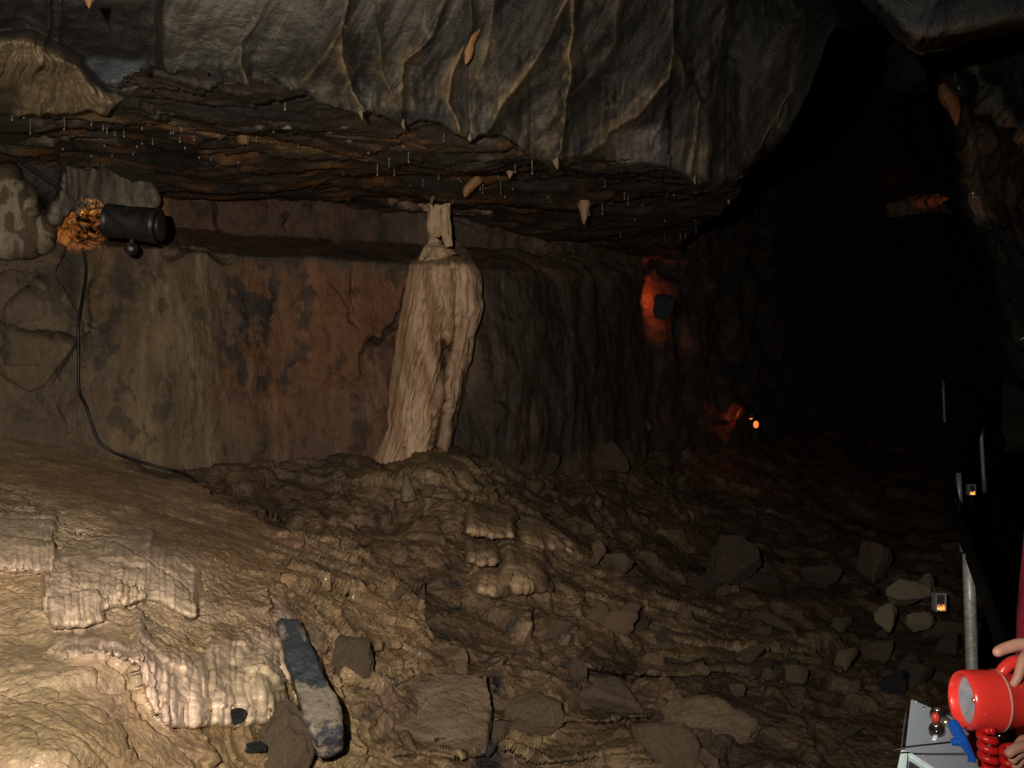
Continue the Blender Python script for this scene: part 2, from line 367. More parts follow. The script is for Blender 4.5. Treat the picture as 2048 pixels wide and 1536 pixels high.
# small wrinkles everywhere on flowstone, flutes on its steep faces
near = np.clip(7 / Y - .6, .25, 1)
wr = ridged(X * 21 + 2 * w1, Y * 21, Z * 26, 2)
h = h * (1 - .6 * bright)
h += (bank + mid) * (.0042 + .0035 * lowbank) * wr * (1 - .8 * bright) * (1 - .85 * sm(S.PY - .35 * S.PX, 1120, 1230) * (1 - sm(S.PX, 430, 560)))
flu = ridged(X * 15 + .35 * w2, Y * 2, Z * 1.5, 2); flu2 = ridged(X * 6.5 + .4 * w1, Y * 1, Z * .8, 1)
fm = np.clip(bright, 0, 1)
h += fm * (.003 * flu + .004 * flu2)
# blocky rubble
f1, f2, rc, ox, oy, oz = cells(X * 3.3 + .4 * w1, Y * 2.6 + .4 * w2, Z * 3.8)
blk = (rc[..., 0] - .5) * 1.5 + (ox * (rc[..., 1] - .5) + oy * (rc[..., 2] - .5) + oz * (rc[..., 0] - .5)) * 1.6
edge = sm(f2 - f1, 0, .12)
g1, g2, rd, px_, py_, pz_ = cells(X * 8.5 + 3 + .5 * w1, Y * 7 + .5 * w2, Z * 9.5, 9)
blk2 = (rd[..., 0] - .5) * 1.6 + (px_ * (rd[..., 1] - .5) + py_ * (rd[..., 2] - .5)) * 1.6
edge2 = sm(g2 - g1, 0, .14)
mud = sm(fbm(X * .9 + 5, Y * .9, Z, 2), -.25, .35)
h += rub * (.055 * blk * edge + .018 * blk2 * edge2 * (1 - .7 * mud) - .012 * (1 - edge) - .005 * (1 - edge2))
h += rub * .006 * fbm(X * 17, Y * 17, Z * 17, 3)
h += .003 * noise(X * 55, Y * 55, Z * 55)
gy = np.abs(np.gradient(S.D, axis=0)) / S.D; h = h / (1 + (gy / .009) ** 2); h *= np.where(S.PY > 1600, .5, 1)
S.push(h, n)
# colour
v1 = fbm(X * 1.8 + 7, Y * 1.8, Z * 3, 4); v2 = fbm(X * 5 + 1, Y * 5, Z * 5, 3); v3 = fbm(X * 2.2, Y * 2.2 + 40, Z * 2.2, 3)
def mixc(a, b, t): t = np.clip(t, 0, 1)[..., None]; return np.array(a, np.float32) * (1 - t) + np.array(b, np.float32) * t
cb = mixc((.35, .245, .12), (.46, .35, .21), .5 + v1); 
cb = cb * (1 - .5 * sm(v3, .1, .6))[..., None] + np.array((.24, .165, .065), np.float32) * (.5 * sm(v3, .1, .6))[..., None]
lb = np.clip(lowbank + .4 * upbank, 0, 1)[..., None]; cb = cb * (1 - lb * .62) + mixc((.20, .125, .055), (.36, .25, .12), .5 + 1.2 * v2) * lb * .62
cb = cb * (1 - bright[..., None] * .75) + np.array((.60, .48, .355), np.float32) * (.62 + .75 * np.clip(flt, 0, .7))[..., None] * bright[..., None] * .75
pk = fbm(X * 1.1 + 70, Y * 1.1, Z * 1.1, 3); cb = cb * (1 + .12 * pk[..., None] * np.array([1, .6, 1.6], np.float32)); cb = cb * (.9 + .35 * np.clip(fbm(X * 9, Y * 9, Z * 9, 3) + .3, -.6, 1))[..., None]; cb = cb * np.array([1.10, 1.03, 1.10], np.float32); bright = bright * (.35 + .65 * sm(bright + .6 * v2, .15, .8)); cb *= (.82 + .25 * np.clip(wr, 0, 1))[..., None]; cb *= (1 + .22 * np.clip(flu - .6, -1, 1) * fm)[..., None]
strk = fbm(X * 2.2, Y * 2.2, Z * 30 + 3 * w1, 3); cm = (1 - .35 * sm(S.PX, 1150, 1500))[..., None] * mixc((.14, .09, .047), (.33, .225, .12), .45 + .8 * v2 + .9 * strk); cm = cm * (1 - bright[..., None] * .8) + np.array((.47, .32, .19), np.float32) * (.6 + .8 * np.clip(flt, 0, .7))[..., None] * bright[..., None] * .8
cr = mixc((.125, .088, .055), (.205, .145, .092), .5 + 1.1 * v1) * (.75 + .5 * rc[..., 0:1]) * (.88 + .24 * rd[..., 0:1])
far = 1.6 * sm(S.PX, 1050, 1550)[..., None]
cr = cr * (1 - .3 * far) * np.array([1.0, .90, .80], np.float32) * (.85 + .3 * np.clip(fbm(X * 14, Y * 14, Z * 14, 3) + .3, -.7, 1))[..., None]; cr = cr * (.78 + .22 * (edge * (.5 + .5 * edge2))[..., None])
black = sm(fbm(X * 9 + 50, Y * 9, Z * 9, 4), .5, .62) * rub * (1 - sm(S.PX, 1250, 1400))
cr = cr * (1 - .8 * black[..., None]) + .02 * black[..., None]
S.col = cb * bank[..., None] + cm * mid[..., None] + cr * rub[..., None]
def fpaint(pts, c, soft=10, k=1.0):
    w, m = S.poly(pts, soft); S.paint(w, m * k, c)
fpaint([(960, 1490), (1000, 1480), (1010, 1540), (950, 1545)], (.02, .022, .03), 10, .9)
fpaint([(980, 1360), (1000, 1365), (995, 1400), (985, 1400)], (.02, .02, .022), 5)
fpaint([(640, 940), (690, 905), (700, 935), (660, 955)], (.03, .03, .03), 12, .6)
fpaint([(1165, 1310), (1300, 1352), (1560, 1330), (1560, 1362), (1300, 1372), (1180, 1360)], (.045, .03, .018), 10, .7)
fpaint([(-40, 1020), (110, 1040), (270, 1085), (400, 1150), (425, 1250), (300, 1225), (205, 1262), (90, 1262), (85, 1155), (-40, 1155)], (.60, .46, .31), 34, .5)
fpaint([(0, 1290), (90, 1280), (110, 1536), (0, 1536)], (.30, .215, .10), 60, .5)
fpaint([(1760, 1160), (1860, 1150), (1865, 1215), (1800, 1225)], (.2, .18, .14), 12, .7)
fpaint([(130, 1200), (190, 1400), (260, 1536), (0, 1536), (0, 1170), (90, 1180)], (.33, .26, .145), 70, .5)

S.al = (1 - .65 * np.clip(bright, 0, 1)) * (1 - .4 * bank * sm(S.PY - .35 * S.PX, 1120, 1230) * (1 - sm(S.PX, 430, 560)))
zone = np.where(bank > .5, 1, np.where(mid > .4, 2, 0))
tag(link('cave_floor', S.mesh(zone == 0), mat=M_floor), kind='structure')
o = tag(link('flowstone_bank', S.mesh(zone == 1), mat=M_flow), 'tan wet flowstone bank filling the lower left, with pale fluted curtains', 'flowstone')
o = tag(link('flowstone_mound', S.mesh(zone == 2), mat=M_floor), 'brown layered flowstone mound spilling from the column foot down the slope', 'flowstone')

# ------------------------------------------------------------------ the rock wall at the back
def ipl(xs, ys): return lambda p: np.interp(p, xs, ys)
wall_d = ipl([-700, 0, 250, 500, 830, 1000, 1200, 1350, 1500, 1700, 1950, 2400], [4.5, 5.4, 5.75, 6.15, 6.65, 7.0, 8.2, 9.8, 12, 16, 19, 20])
ledge_y = ipl([-300, 0, 180, 330, 480, 640, 830, 960, 1200, 1400], [470, 480, 488, 500, 512, 520, 532, 540, 560, 575])
us = axis([(-700, -20, 12), (-20, 1300, 2.4), (1300, 1560, 4), (1560, 2000, 12)])
vs = axis([(180, 300, 6), (300, 960, 2.3), (960, 1060, 6)])
def wdep(px, py):
    k = np.array([-60, -20, 0, 20, 60]); d = sum(wall_d(px + q * 1.5) for q in k) / 5
    ly = ledge_y(px)
    return d + .52 * sm(ly - py, 0, 46) * (1 - .6 * sm(px, 1150, 1400)) * sm(px, 90, 300) - .12 * sm(py, ly, 930)
S = Patch(us, vs, wdep); X, Y, Z = S.X, S.Y, S.Z
w1 = fbm(X * 3, Y * 3, Z * 3, 4); w2 = fbm(X * 3 + 31, Y * 3, Z * 3 + 17, 4)
S.wx = S.PX + 22 * w1; S.wy = S.PY + 26 * w2
# big wall shapes
def wsw(cx, cy, rx, ry, a, p=2):
    w = S.win(cx - 2.5 * rx, cx + 2.5 * rx, cy - 2.5 * ry, cy + 2.5 * ry)
    S.D[w] -= a * np.exp(-(np.abs((S.wx[w] - cx) / rx) ** p) - (np.abs((S.wy[w] - cy) / ry) ** p))
w, m = S.poly([(128, 322), (250, 318), (296, 335), (322, 372), (326, 410), (306, 438), (210, 440), (120, 430), (112, 370)], 5); S.D[w] -= .50 * m
w, m = S.poly([(-80, 340), (20, 330), (60, 400), (110, 440), (80, 480), (-80, 500)], 6); S.D[w] -= .22 * m
w, m = S.poly([(30, 345), (115, 400), (110, 430), (70, 420), (20, 360)], 7); S.D[w] += .2 * m
wsw(370, 700, 130, 260, .12); wsw(560, 720, 70, 200, -.07); wsw(700, 780, 90, 160, .10); wsw(100, 720, 120, 120, .15); wsw(60, 590, 90, 40, .06)
wsw(1060, 700, 60, 180, .12); wsw(1160, 700, 40, 200, .12); wsw(640, 430, 70, 50, .1); wsw(480, 420, 60, 50, .08); wsw(1110, 500, 60, 30, .15)
def groove(pts, width, a, col=None, side=0):
    w, d, sg, t = S.line(pts, width * 3); g = np.exp(-(d / width) ** 2) * np.sqrt(np.clip(np.sin(np.pi * np.clip(t, .02, .98)), 0, 1))
    S.D[w] += a * g
    if side: S.D[w] -= side * np.exp(-d / (width * 4)) * (sg > 0) * np.clip(np.sin(np.pi * t), 0, 1)
    return w, g
GR = [([(15, 620), (60, 560), (105, 490)], 6, .06, .05), ([(0, 640), (80, 655), (160, 700)], 8, .05, .05), ([(640, 570), (690, 640), (720, 670)], 3, .05, .02), ([(830, 560), (770, 650), (735, 690), (710, 760)], 4, .07, .03),
      ([(405, 395), (420, 430), (435, 460)], 4, .06, .0), ([(560, 430), (570, 480)], 3, .04, 0), ([(200, 520), (180, 600), (172, 720)], 5, .04, 0), ([(700, 540), (690, 600), (700, 640)], 3, .03, 0), ([(330, 505), (440, 530), (480, 512)], 4, .05, .02)]
gr = [groove(a, b, c, side=s_) for a, b, c, s_ in GR]
# the hollow with jagged lips beside the lamp
w = S.win(60, 230, 360, 540); S.D[w] -= .12 * np.exp(-((S.PX[w] - 182) / 34) ** 2 - ((S.PY[w] - 446) / 34) ** 2) * (ridged(X[w] * 17, Y[w] * 17, Z[w] * 17, 3) - .7)
S.update(); n = S.normals()
ly = ledge_y(S.PX); upper = sm(ly - S.PY, 0, 30)
low = 1 - upper
flowm = sm(S.wx, 265, 320) * (1 - sm(S.wx, 430, 470)) * low; flowm = np.clip(flowm + .5 * sm(S.wx, 220, 260) * (1 - sm(S.wx, 280, 320)) * sm(S.PY, 620, 720), 0, 1)
rightm = sm(S.wx, 960, 1010) * low
h = .035 * fbm(X * 1.6, Y * 1.6, Z * 1.2, 3) + .009 * fbm(X * 9, Y * 9, Z * 6, 4)
h += flowm * (.006 * ridged(X * 24 + .4 * w1, Y * 10, Z * 4, 2)) + rightm * (.008 * np.abs(noise(X * 9 + .5 * w1, Y * 6, Z * .9)) + .05 * fbm(X * 2, Y * 2, Z * 1, 3))
h += (1 - flowm) * low * .004 * ridged(X * 16 + w2, Y * 14, Z * 4, 3)
q = Z * 7 + .9 * fbm(X * 1.2, Y * 1.2, Z * 3, 3); fr = q - np.floor(q)
h += upper * .05 * fr ** 2 * sm(S.PX, 800, 1000)
f1, f2, rc, ox, oy, oz = cells(X * 2.1, Y * 2.1, Z * 2.1); edge = sm(f2 - f1, 0, .07)
lf = 1 - sm(S.PX, 150, 260); rgt = .6 * sm(S.PX, 1200, 1400)
h += (lf + rgt) * (1 - .8 * sm(440 - S.PY, -30, 20) * sm(S.PX, 90, 130)) * (.09 * (rc[..., 0] - .5) * edge + .05 * (ox * (rc[..., 1] - .5) + oz * (rc[..., 2] - .5)))
h += rgt * .12 * fbm(X * 1.5, Y * 1.5, Z * 2.5, 3)
S.push(h, n)
v1 = fbm(X * 2 + 3, Y * 2, Z * 1.2, 4); v2 = fbm(X * 7, Y * 7, Z * 3.5, 4); v3 = fbm(X * 16, Y * 16, Z * 10, 3); st = fbm(X * 12, Y * 12, Z * .9, 3)
S.col = mixc((.13, .088, .055), (.21, .15, .10), .5 + v1)
def wp(pts, c, soft=14, k=1.0, nz=None):
    w, m = S.poly(pts, soft); m = m * k
    if nz is not None: m = m * nz[w]
    S.paint(w, m, c)
full = S.full()
wp([(-720, 480), (110, 500), (220, 520), (250, 700), (240, 900), (150, 1000), (-720, 1000)], (.235, .185, .13), 24, .85)
wp([(-30, 640), (160, 700), (160, 790), (-30, 760)], (.20, .16, .09), 16, .6)
wp([(265, 520), (470, 518), (470, 560), (445, 640), (430, 960), (230, 940), (230, 700)], (.285, .215, .13), 16, .9)
S.paint(full, flowm * .35 * sm(st, .0, .5), (.38, .31, .21)); S.paint(full, flowm * .35 * sm(-st, .0, .5), (.17, .115, .065))
wp([(500, 515), (640, 530), (800, 545), (830, 560), (800, 700), (770, 820), (750, 910), (560, 900), (470, 830), (440, 740), (500, 640), (470, 560)], (.31, .165, .082), 44, .95)
wp([(620, 560), (800, 560), (780, 800), (640, 840)], (.29, .135, .075), 40, .7)
wp([(620, 760), (760, 780), (740, 950), (480, 960), (520, 880)], (.23, .135, .085), 40, .8)
blk = sm(v2 + 1.3 * v3, -.3, .15)
wp([(455, 560), (530, 545), (545, 640), (530, 790), (470, 790), (438, 700)], (.04, .04, .042), 22, .8, blk)
wp([(515, 530), (555, 530), (548, 650), (520, 665)], (.03, .03, .033), 10, .95, blk)
wp([(590, 540), (632, 545), (628, 680), (600, 720), (590, 640)], (.045, .043, .044), 20, .75, blk)
wp([(560, 720), (620, 690), (610, 800), (560, 780)], (.045, .04, .04), 16, .8, blk)
wp([(250, 500), (300, 515), (280, 600), (215, 680), (190, 560)], (.11, .085, .07), 20, .8, blk)
wp([(100, 480), (170, 500), (165, 580), (120, 570)], (.07, .07, .072), 14, .8)
wp([(180, 500), (215, 520), (210, 640), (182, 640)], (.25, .165, .07), 12, .7)
wp([(330, 350), (860, 420), (850, 500), (500, 495), (330, 480)], (.155, .088, .058), 16, .9)
wp([(560, 415), (640, 400), (800, 430), (780, 480), (560, 490)], (.035, .028, .024), 20, .9, sm(v2, -.3, .2))
wp([(700, 420), (760, 430), (740, 470), (700, 465)], (.15, .085, .05), 14, .7)
wp([(570, 420), (590, 420), (575, 490), (560, 490)], (.15, .10, .07), 6, .7)
wp([(780, 440), (865, 430), (860, 510), (780, 515)], (.2, .17, .12), 12, .8, sm(st, -.4, .3))
wp([(480, 498), (840, 512), (840, 545), (700, 530), (480, 520)], (.085, .075, .058), 10, .9)
wp([(330, 470), (480, 500), (440, 545), (330, 510)], (.22, .17, .11), 12, .7)
wp([(112, 320), (300, 318), (330, 380), (320, 440), (112, 445)], (.36, .34, .29), 8, .95)
S.paint(full, sm(st, .05, .5) * .55 * (S.PX > 105) * (S.PX < 335) * (S.PY < 445) * (S.PY > 315), (.09, .075, .065))
wp([(20, 320), (120, 325), (110, 440), (60, 420), (10, 360)], (.055, .048, .042), 10, .95)
wp([(-80, 340), (15, 350), (60, 400), (110, 430), (85, 490), (-80, 510)], (.50, .47, .36), 6, .9, sm(v2 + .8 * v3, -.15, .05))
wp([(325, 400), (345, 398), (355, 430), (335, 440)], (.33, .21, .10), 4, .9)
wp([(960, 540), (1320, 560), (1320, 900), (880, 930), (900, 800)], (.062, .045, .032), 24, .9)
S.paint(full, rightm * .35 * sm(st, .1, .6) * (1 - sm(S.PX, 1200, 1300)), (.22, .16, .11))
wp([(955, 560), (1000, 580), (985, 700), (940, 820), (920, 800)], (.24, .17, .12), 18, .7, sm(st, -.4, .3))
wp([(1010, 470), (1180, 480), (1180, 540), (1000, 530)], (.16, .12, .095), 20, .6)
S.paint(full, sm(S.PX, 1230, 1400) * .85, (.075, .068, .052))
wp([(735, 735), (765, 715), (775, 770), (740, 840), (730, 800)], (.34, .24, .15), 10, .8)
for (w, g) in gr: S.paint(w, g * .75, (.03, .025, .02))
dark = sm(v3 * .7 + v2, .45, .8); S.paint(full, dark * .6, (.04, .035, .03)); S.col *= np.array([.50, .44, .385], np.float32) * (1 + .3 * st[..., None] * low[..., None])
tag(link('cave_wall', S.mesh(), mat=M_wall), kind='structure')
WALL = S

# ------------------------------------------------------------------ ceiling slab over the recess
us = axis([(-900, -20, 14), (-20, 1560, 2.6), (1560, 1800, 10)])
vs = axis([(60, 150, 5), (150, 500, 1.7), (500, 540, 3)])
def cdep(px, py):
    z = 1.22 + .05 * sm(px, 1100, 1500)
    return z * F / (768 - py)
S = Patch(us, vs, cdep); X, Y, Z = S.X.copy(), S.Y.copy(), S.Z
w1 = fbm(X * 2, Y * 2, Z, 3)
q = Y * 2.3 + 1.3 * fbm(X * .9, Y * 1.3, 0 * Z + 3, 3); fr = q - np.floor(q)
q2 = Y * 6.5 + 2.2 * fbm(X * 1.7 + 9, Y * 2.5, 0 * Z, 3); fr2 = q2 - np.floor(q2)
h = -.032 * fr ** 1.5 - .010 * fr2 ** 2 - .09 * fbm(X * .6, Y * 1.1, 0 * Z, 3) - .012 * fbm(X * 4, Y * 14, 0 * Z, 3) - .006 * noise(X * 40, Y * 50, 0 * Z)
h = h - .35 * sm(S.PX, 1400, 1520) * 0
S.Z = Z - h * -1
v1 = fbm(X * 1.3, Y * 3, 0 * Z + 2, 4); v2 = fbm(X * 4, Y * 9, 0 * Z, 4); v3 = fbm(X * 3 + 60, Y * 10, 0 * Z + 3, 4)
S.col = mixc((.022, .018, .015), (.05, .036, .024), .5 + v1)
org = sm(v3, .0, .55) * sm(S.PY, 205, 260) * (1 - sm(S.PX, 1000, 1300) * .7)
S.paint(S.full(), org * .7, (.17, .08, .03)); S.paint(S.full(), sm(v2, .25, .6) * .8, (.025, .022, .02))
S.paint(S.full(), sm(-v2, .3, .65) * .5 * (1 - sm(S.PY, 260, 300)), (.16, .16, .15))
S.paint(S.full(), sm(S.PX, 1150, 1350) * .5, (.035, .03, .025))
w, m = S.poly([(290, 292), (400, 290), (405, 320), (300, 320)], 6, False); S.paint(w, m * .9, (.012, .011, .01))
w, d, sg, t = S.line([(120, 215), (250, 240), (420, 262), (560, 290), (760, 300)], 22); S.paint(w, np.exp(-(d / 6) ** 2) * .7, (.33, .2, .09))
w, d, sg, t = S.line([(780, 408), (850, 424), (900, 428), (980, 424)], 22); S.paint(w, np.exp(-(d / 4) ** 2) * .8, (.5, .37, .27))
w, d, sg, t = S.line([(-20, 300), (120, 288), (230, 286)], 22); S.paint(w, np.exp(-(d / 6) ** 2) * .6, (.22, .2, .15))
for (x, y, c) in [(320, 185, .45), (345, 190, .4), (575, 220, .6), (520, 222, .4), (540, 212, .3), (700, 265, .3), (690, 225, .35), (660, 245, .3)]:
    w, m = S.poly([(x - 9, y), (x, y - 3), (x + 9, y), (x, y + 3)], 2, False); S.paint(w, m * .9, (c, c * .97, c * .9))
cmask = (S.PY > np.interp(S.PX, [-900, 0, 235, 300, 400, 600, 760, 930, 1000, 1050, 1100, 1300, 1400, 1450, 1500, 1560], [205, 205, 170, 118, 112, 150, 204, 238, 248, 275, 304, 306, 330, 360, 390, 430]))
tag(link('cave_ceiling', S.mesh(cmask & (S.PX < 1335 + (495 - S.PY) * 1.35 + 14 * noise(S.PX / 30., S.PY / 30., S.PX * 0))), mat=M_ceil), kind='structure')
CEIL = S

# ------------------------------------------------------------------ grey limestone brow with its folds
lip_y = ipl([-900, 0, 120, 230, 300, 400, 500, 600, 700, 760, 830, 930, 1000, 1050, 1100, 1200, 1300, 1400, 1450, 1500, 1560, 1610, 1640, 1800],
            [230, 232, 235, 210, 158, 163, 180, 192, 214, 228, 240, 262, 272, 298, 328, 330, 328, 352, 388, 350, 290, 220, 120, -200])
top_d = ipl([-900, 0, 300, 600, 900, 1100, 1300, 1500, 1800], [2.8, 3.2, 3.4, 3.6, 3.95, 4.25, 4.6, 5.1, 6.2])
us = axis([(-900, -20, 14), (-20, 1700, 2.4), (1700, 1900, 8)])
T = np.array(axis([(-1.6, 0, .05), (0, 1, .0105), (1, 1.06, .012)]))   # 0 = photo top, 1 = lip
PXs = np.array(us, np.float32)
S = Patch(us, np.arange(len(T)), lambda a, b: a * 0 + 5)
S.PX, TT = np.meshgrid(PXs, T)
lipy = np.interp(S.PX, PXs, np.convolve(np.pad(lip_y(PXs), 8, 'edge'), np.ones(17) / 17, 'valid'))
lipy = np.maximum(lipy, 60)
jag = 9 * noise(S.PX / 38., S.PX * 0, S.PX * 0 + 1.5) + 5 * noise(S.PX / 13., S.PX * 0, S.PX * 0 + 4.5)
cusp = sum(a_ * np.exp(-np.abs(S.PX - x_) / w_) for x_, a_, w_ in [(722, 22, 26), (806, 22, 20), (940, 26, 26), (1062, 14, 20), (1112, 18, 22), (1200, 10, 30), (1388, 22, 22), (1456, 26, 16), (640, 10, 20), (215, 22, 24), (505, 8, 20)])
lipy = lipy + jag + cusp - 7
S.PY = np.where(TT > 0, lipy * TT, TT * 500)
lipd = 1.22 * F / (768 - np.clip(lipy, 60, 420)) - .03
tp = top_d(S.PX)
Dm = tp + (lipd - tp) * np.clip(TT, 0, 1.1) ** 1.25
Dm = np.where(TT < 0, tp * (1 + .42 * TT / 1.6), Dm)
S.D = Dm.astype(np.float32)
S.D += .35 * sm(TT, 1.0, 1.06)
rightedge = 1655 - .30 * np.clip(S.PY, -100, 400) - 120 * sm(S.PY, 230, 400)
S.D += 6.5 * sm(S.PX - rightedge, -20, 160) ** 1.5
S.update(); X, Y, Z = S.X, S.Y, S.Z
w1 = fbm(X * 2, Y * 2, Z * 2, 3); w2 = fbm(X * 2 + 31, Y * 2, Z * 2 + 17, 3)
S.wx = S.PX + 14 * w1; S.wy = S.PY + 14 * w2
def pline(pts):
    px, py = S.wx, S.wy; best = np.full(px.shape, 1e9, np.float32); sg = np.ones_like(best); tt = np.zeros_like(best)
    for i in range(len(pts) - 1):
        ax, ay = pts[i]; bx, by = pts[i + 1]; dx = bx - ax; dy = by - ay; q = dx * dx + dy * dy
        t = np.clip(((px - ax) * dx + (py - ay) * dy) / q, 0, 1); d = np.hypot(px - ax - t * dx, py - ay - t * dy); c = dx * (py - ay) - dy * (px - ax)
        k = d < best; best = np.where(k, d, best); sg = np.where(k, np.sign(c), sg); tt = np.where(k, (i + t) / (len(pts) - 1), tt)
    return best, sg, tt
def mpoly(pts, soft):
    px, py = S.wx, S.wy; d, _, _ = pline(list(pts) + [pts[0]]); ins = np.zeros(px.shape, bool)
    for i in range(len(pts)):
        x0, y0 = pts[i]; x1, y1 = pts[(i + 1) % len(pts)]
        if y0 != y1: ins ^= ((y0 > py) != (y1 > py)) & (px < (x1 - x0) * (py - y0) / (y1 - y0) + x0)
    return sm(np.where(ins, d, -d), -soft, soft)
v1 = fbm(X * 1.2 + Y, Y * 1.2, Z * 1.2, 4); v2 = fbm(X * 4, Y * 4, Z * 4, 4)
sk = (S.PX + .55 * S.PY)                    # streaks lean from upper right to lower left
stk = fbm(sk / 34., S.PY / 420. + 0 * sk, 0 * sk, 4); stk2 = fbm(sk / 120. + 7, S.PY / 600., 0 * sk, 3)
S.col = mixc((.05, .048, .042), (.105, .098, .082), .5 + 1.1 * v1 + .5 * stk2)
S.col = S.col * (1 + .55 * stk)[..., None]
brm = np.zeros_like(S.D); tanm = np.zeros_like(S.D); dkm = tanm.copy(); hh = np.zeros_like(S.D)
#   points, swell, soft side px, sharp side px, tan
FOLDS = [([(705, -60), (690, 60), (690, 130), (705, 190), (725, 215)], .12, 80, 12, .8), ([(905, -60), (860, 60), (812, 130), (800, 250)], .10, 70, 9, .45),
 ([(945, -40), (935, 60), (915, 130), (900, 200), (925, 262)], .12, 50, 12, .8), ([(1158, -60), (1140, 120), (1128, 240), (1112, 310)], .15, 60, 12, 1.0),
 ([(1152, -20), (1090, 90), (1030, 175), (965, 262)], .14, 100, 14, .8), ([(1350, -60), (1345, 90), (1335, 165), (1265, 240), (1180, 300), (1100, 325)], .14, 90, 12, .6),
 ([(1355, 120), (1395, 205), (1392, 260), (1385, 340)], .09, 40, 10, .7), ([(1335, 160), (1322, 230), (1318, 250)], .05, 25, 8, .6), ([(1610, 20), (1585, 180), (1530, 270), (1460, 385)], .16, 60, 10, .9),
 ([(520, 40), (482, 90), (490, 130), (505, 160)], .06, 60, 10, .5), ([(600, 160), (650, 110), (690, 60)], .06, 60, 12, .35), ([(1250, -60), (1230, 90), (1110, 230)], .06, 90, 20, .3),
 ([(1460, -60), (1440, 120), (1420, 300)], .08, 110, 16, .3), ([(1000, -60), (980, 60), (960, 160)], .05, 60, 14, .35), ([(760, 60), (765, 140), (790, 200)], .05, 50, 12, .3),
  ([(95, -60), (90, 60), (75, 120)], .08, 30, 8, .5), ([(120, -60), (110, 80), (118, 110)], .05, 20, 8, .4)]
for pts, a, so, sh, tn in FOLDS:
    d, sg, t = pline(pts); wdt = np.where(sg > 0, so, sh) * (.5 + .7 * t); e = np.exp(-d / wdt) * (.35 + .65 * t)
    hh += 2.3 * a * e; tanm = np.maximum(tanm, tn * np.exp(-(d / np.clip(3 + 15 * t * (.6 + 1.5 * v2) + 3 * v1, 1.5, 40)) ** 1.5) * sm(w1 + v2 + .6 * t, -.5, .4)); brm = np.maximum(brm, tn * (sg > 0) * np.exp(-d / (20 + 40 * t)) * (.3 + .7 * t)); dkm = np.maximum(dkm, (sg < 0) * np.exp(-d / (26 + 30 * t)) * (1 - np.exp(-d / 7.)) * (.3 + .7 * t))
fanr = np.arctan2(S.wx - 55, S.wy + 60) * 14
dr = np.clip(mpoly([(-60, 85), (40, 70), (100, 95), (150, 118), (175, 150), (232, 196), (215, 260), (100, 280), (-60, 280)], 16) - .75 * mpoly([(-60, 190), (30, 178), (45, 215), (20, 240), (-60, 240)], 14), 0, 1)
hh += dr * (.16 + .06 * ridged(fanr + .5 * w1, S.PY / 300., 0 * sk, 3))
rec = mpoly([(-900, -900), (320, -900), (318, 0), (322, 120), (338, 152), (210, 165), (150, 118), (60, 72), (-900, 60)], 12)
hh -= .34 * rec
hh += .07 * fbm(sk / 210., S.PY / 330., 0 * sk + 3, 3) + .02 * fbm(sk / 40., S.PY / 150., 0 * sk + 5, 2) + .02 * fbm(X * 7, Y * 7, Z * 7, 4) - .006 * np.exp(-(np.abs(noise(X * 2.5 + w1, Y * 2.5, Z * 2.5)) / .03))
lo = sm(TT, .72, .98); hh += lo * .03 * ridged(S.PX / 34. + w1, S.PY / 200., 0 * sk, 2)
lo *= 1 - dr
hh *= 1 - sm(TT, 1.0, 1.05)
S.D = S.D - hh.astype(np.float32); S.update(); S.push(.0015 * fbm(X * 22, Y * 22, Z * 22, 2))
S.col *= (1 + .75 * np.clip(stk2, -.9, 1))[..., None]; S.col *= (.44 - .26 * sm(S.PX, 850, 1350))[..., None] * np.array([1.08, 1.0, .9], np.float32) * (1 + .9 * np.clip(stk, -.7, .9))[..., None]; S.paint(S.full(), np.clip(dkm * 2.3, 0, 1) * .85 * sm(v2 + .7 * stk, -.6, .1), (.016, .015, .014)); veins = np.exp(-(np.abs(noise(sk / 70. + .6 * w1, S.PY / 260., 0 * sk + 9)) / .035) ** 1.5) * sm(v1, -.1, .4); S.paint(S.full(), veins * .5, (.2, .17, .12))  # fold shading put into the colour: broad light/dark bands, dark beside the crests
bst = sm(fbm(sk / 13. + w1, S.PY / 190., 0 * sk + 2, 3), -.15, .5); S.paint(S.full(), np.clip(brm * 1.3, 0, 1) * bst * .85, (.20, .15, .09))
cm_ = sum(np.exp(-(np.abs(S.PX - x_ + .25 * (S.PY - lipy)) / w_)) for x_, w_ in [(722, 26), (806, 18), (940, 30), (1112, 22), (1388, 14), (1456, 22), (640, 20)]); lipm = sm(TT, .68, .95)
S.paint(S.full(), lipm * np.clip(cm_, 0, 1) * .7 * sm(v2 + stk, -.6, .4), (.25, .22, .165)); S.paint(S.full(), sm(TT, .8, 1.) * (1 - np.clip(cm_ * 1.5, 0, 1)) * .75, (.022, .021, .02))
S.paint(S.full(), np.clip(tanm * 1.2, 0, 1) * .85, (.27, .19, .105))
S.paint(S.full(), lo * sm(v2, -.1, .5) * .5, (.19, .15, .10)); S.paint(S.full(), lo * sm(-v2, .0, .5) * .7, (.05, .05, .052))
S.paint(S.full(), dr * .95, (.33, .24, .14)); S.paint(S.full(), dr * sm(-noise(fanr * 1.3 + w1, S.PY / 200., 0 * sk + 8), -.1, .5) * .6, (.12, .09, .05))
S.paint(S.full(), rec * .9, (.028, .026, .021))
S.paint(S.full(), mpoly([(165, 118), (290, 118), (300, 160), (230, 168)], 10) * .8, (.20, .23, .25))
S.paint(S.full(), mpoly([(1240, 270), (1320, 250), (1330, 320), (1235, 325)], 8) * .6, (.2, .17, .16))
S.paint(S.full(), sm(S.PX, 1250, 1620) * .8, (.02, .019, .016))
S.paint(S.full(), mpoly([(300, -300), (650, -300), (640, 60), (540, 120), (340, 140), (320, 0)], 60) * .5, (.125, .115, .09))
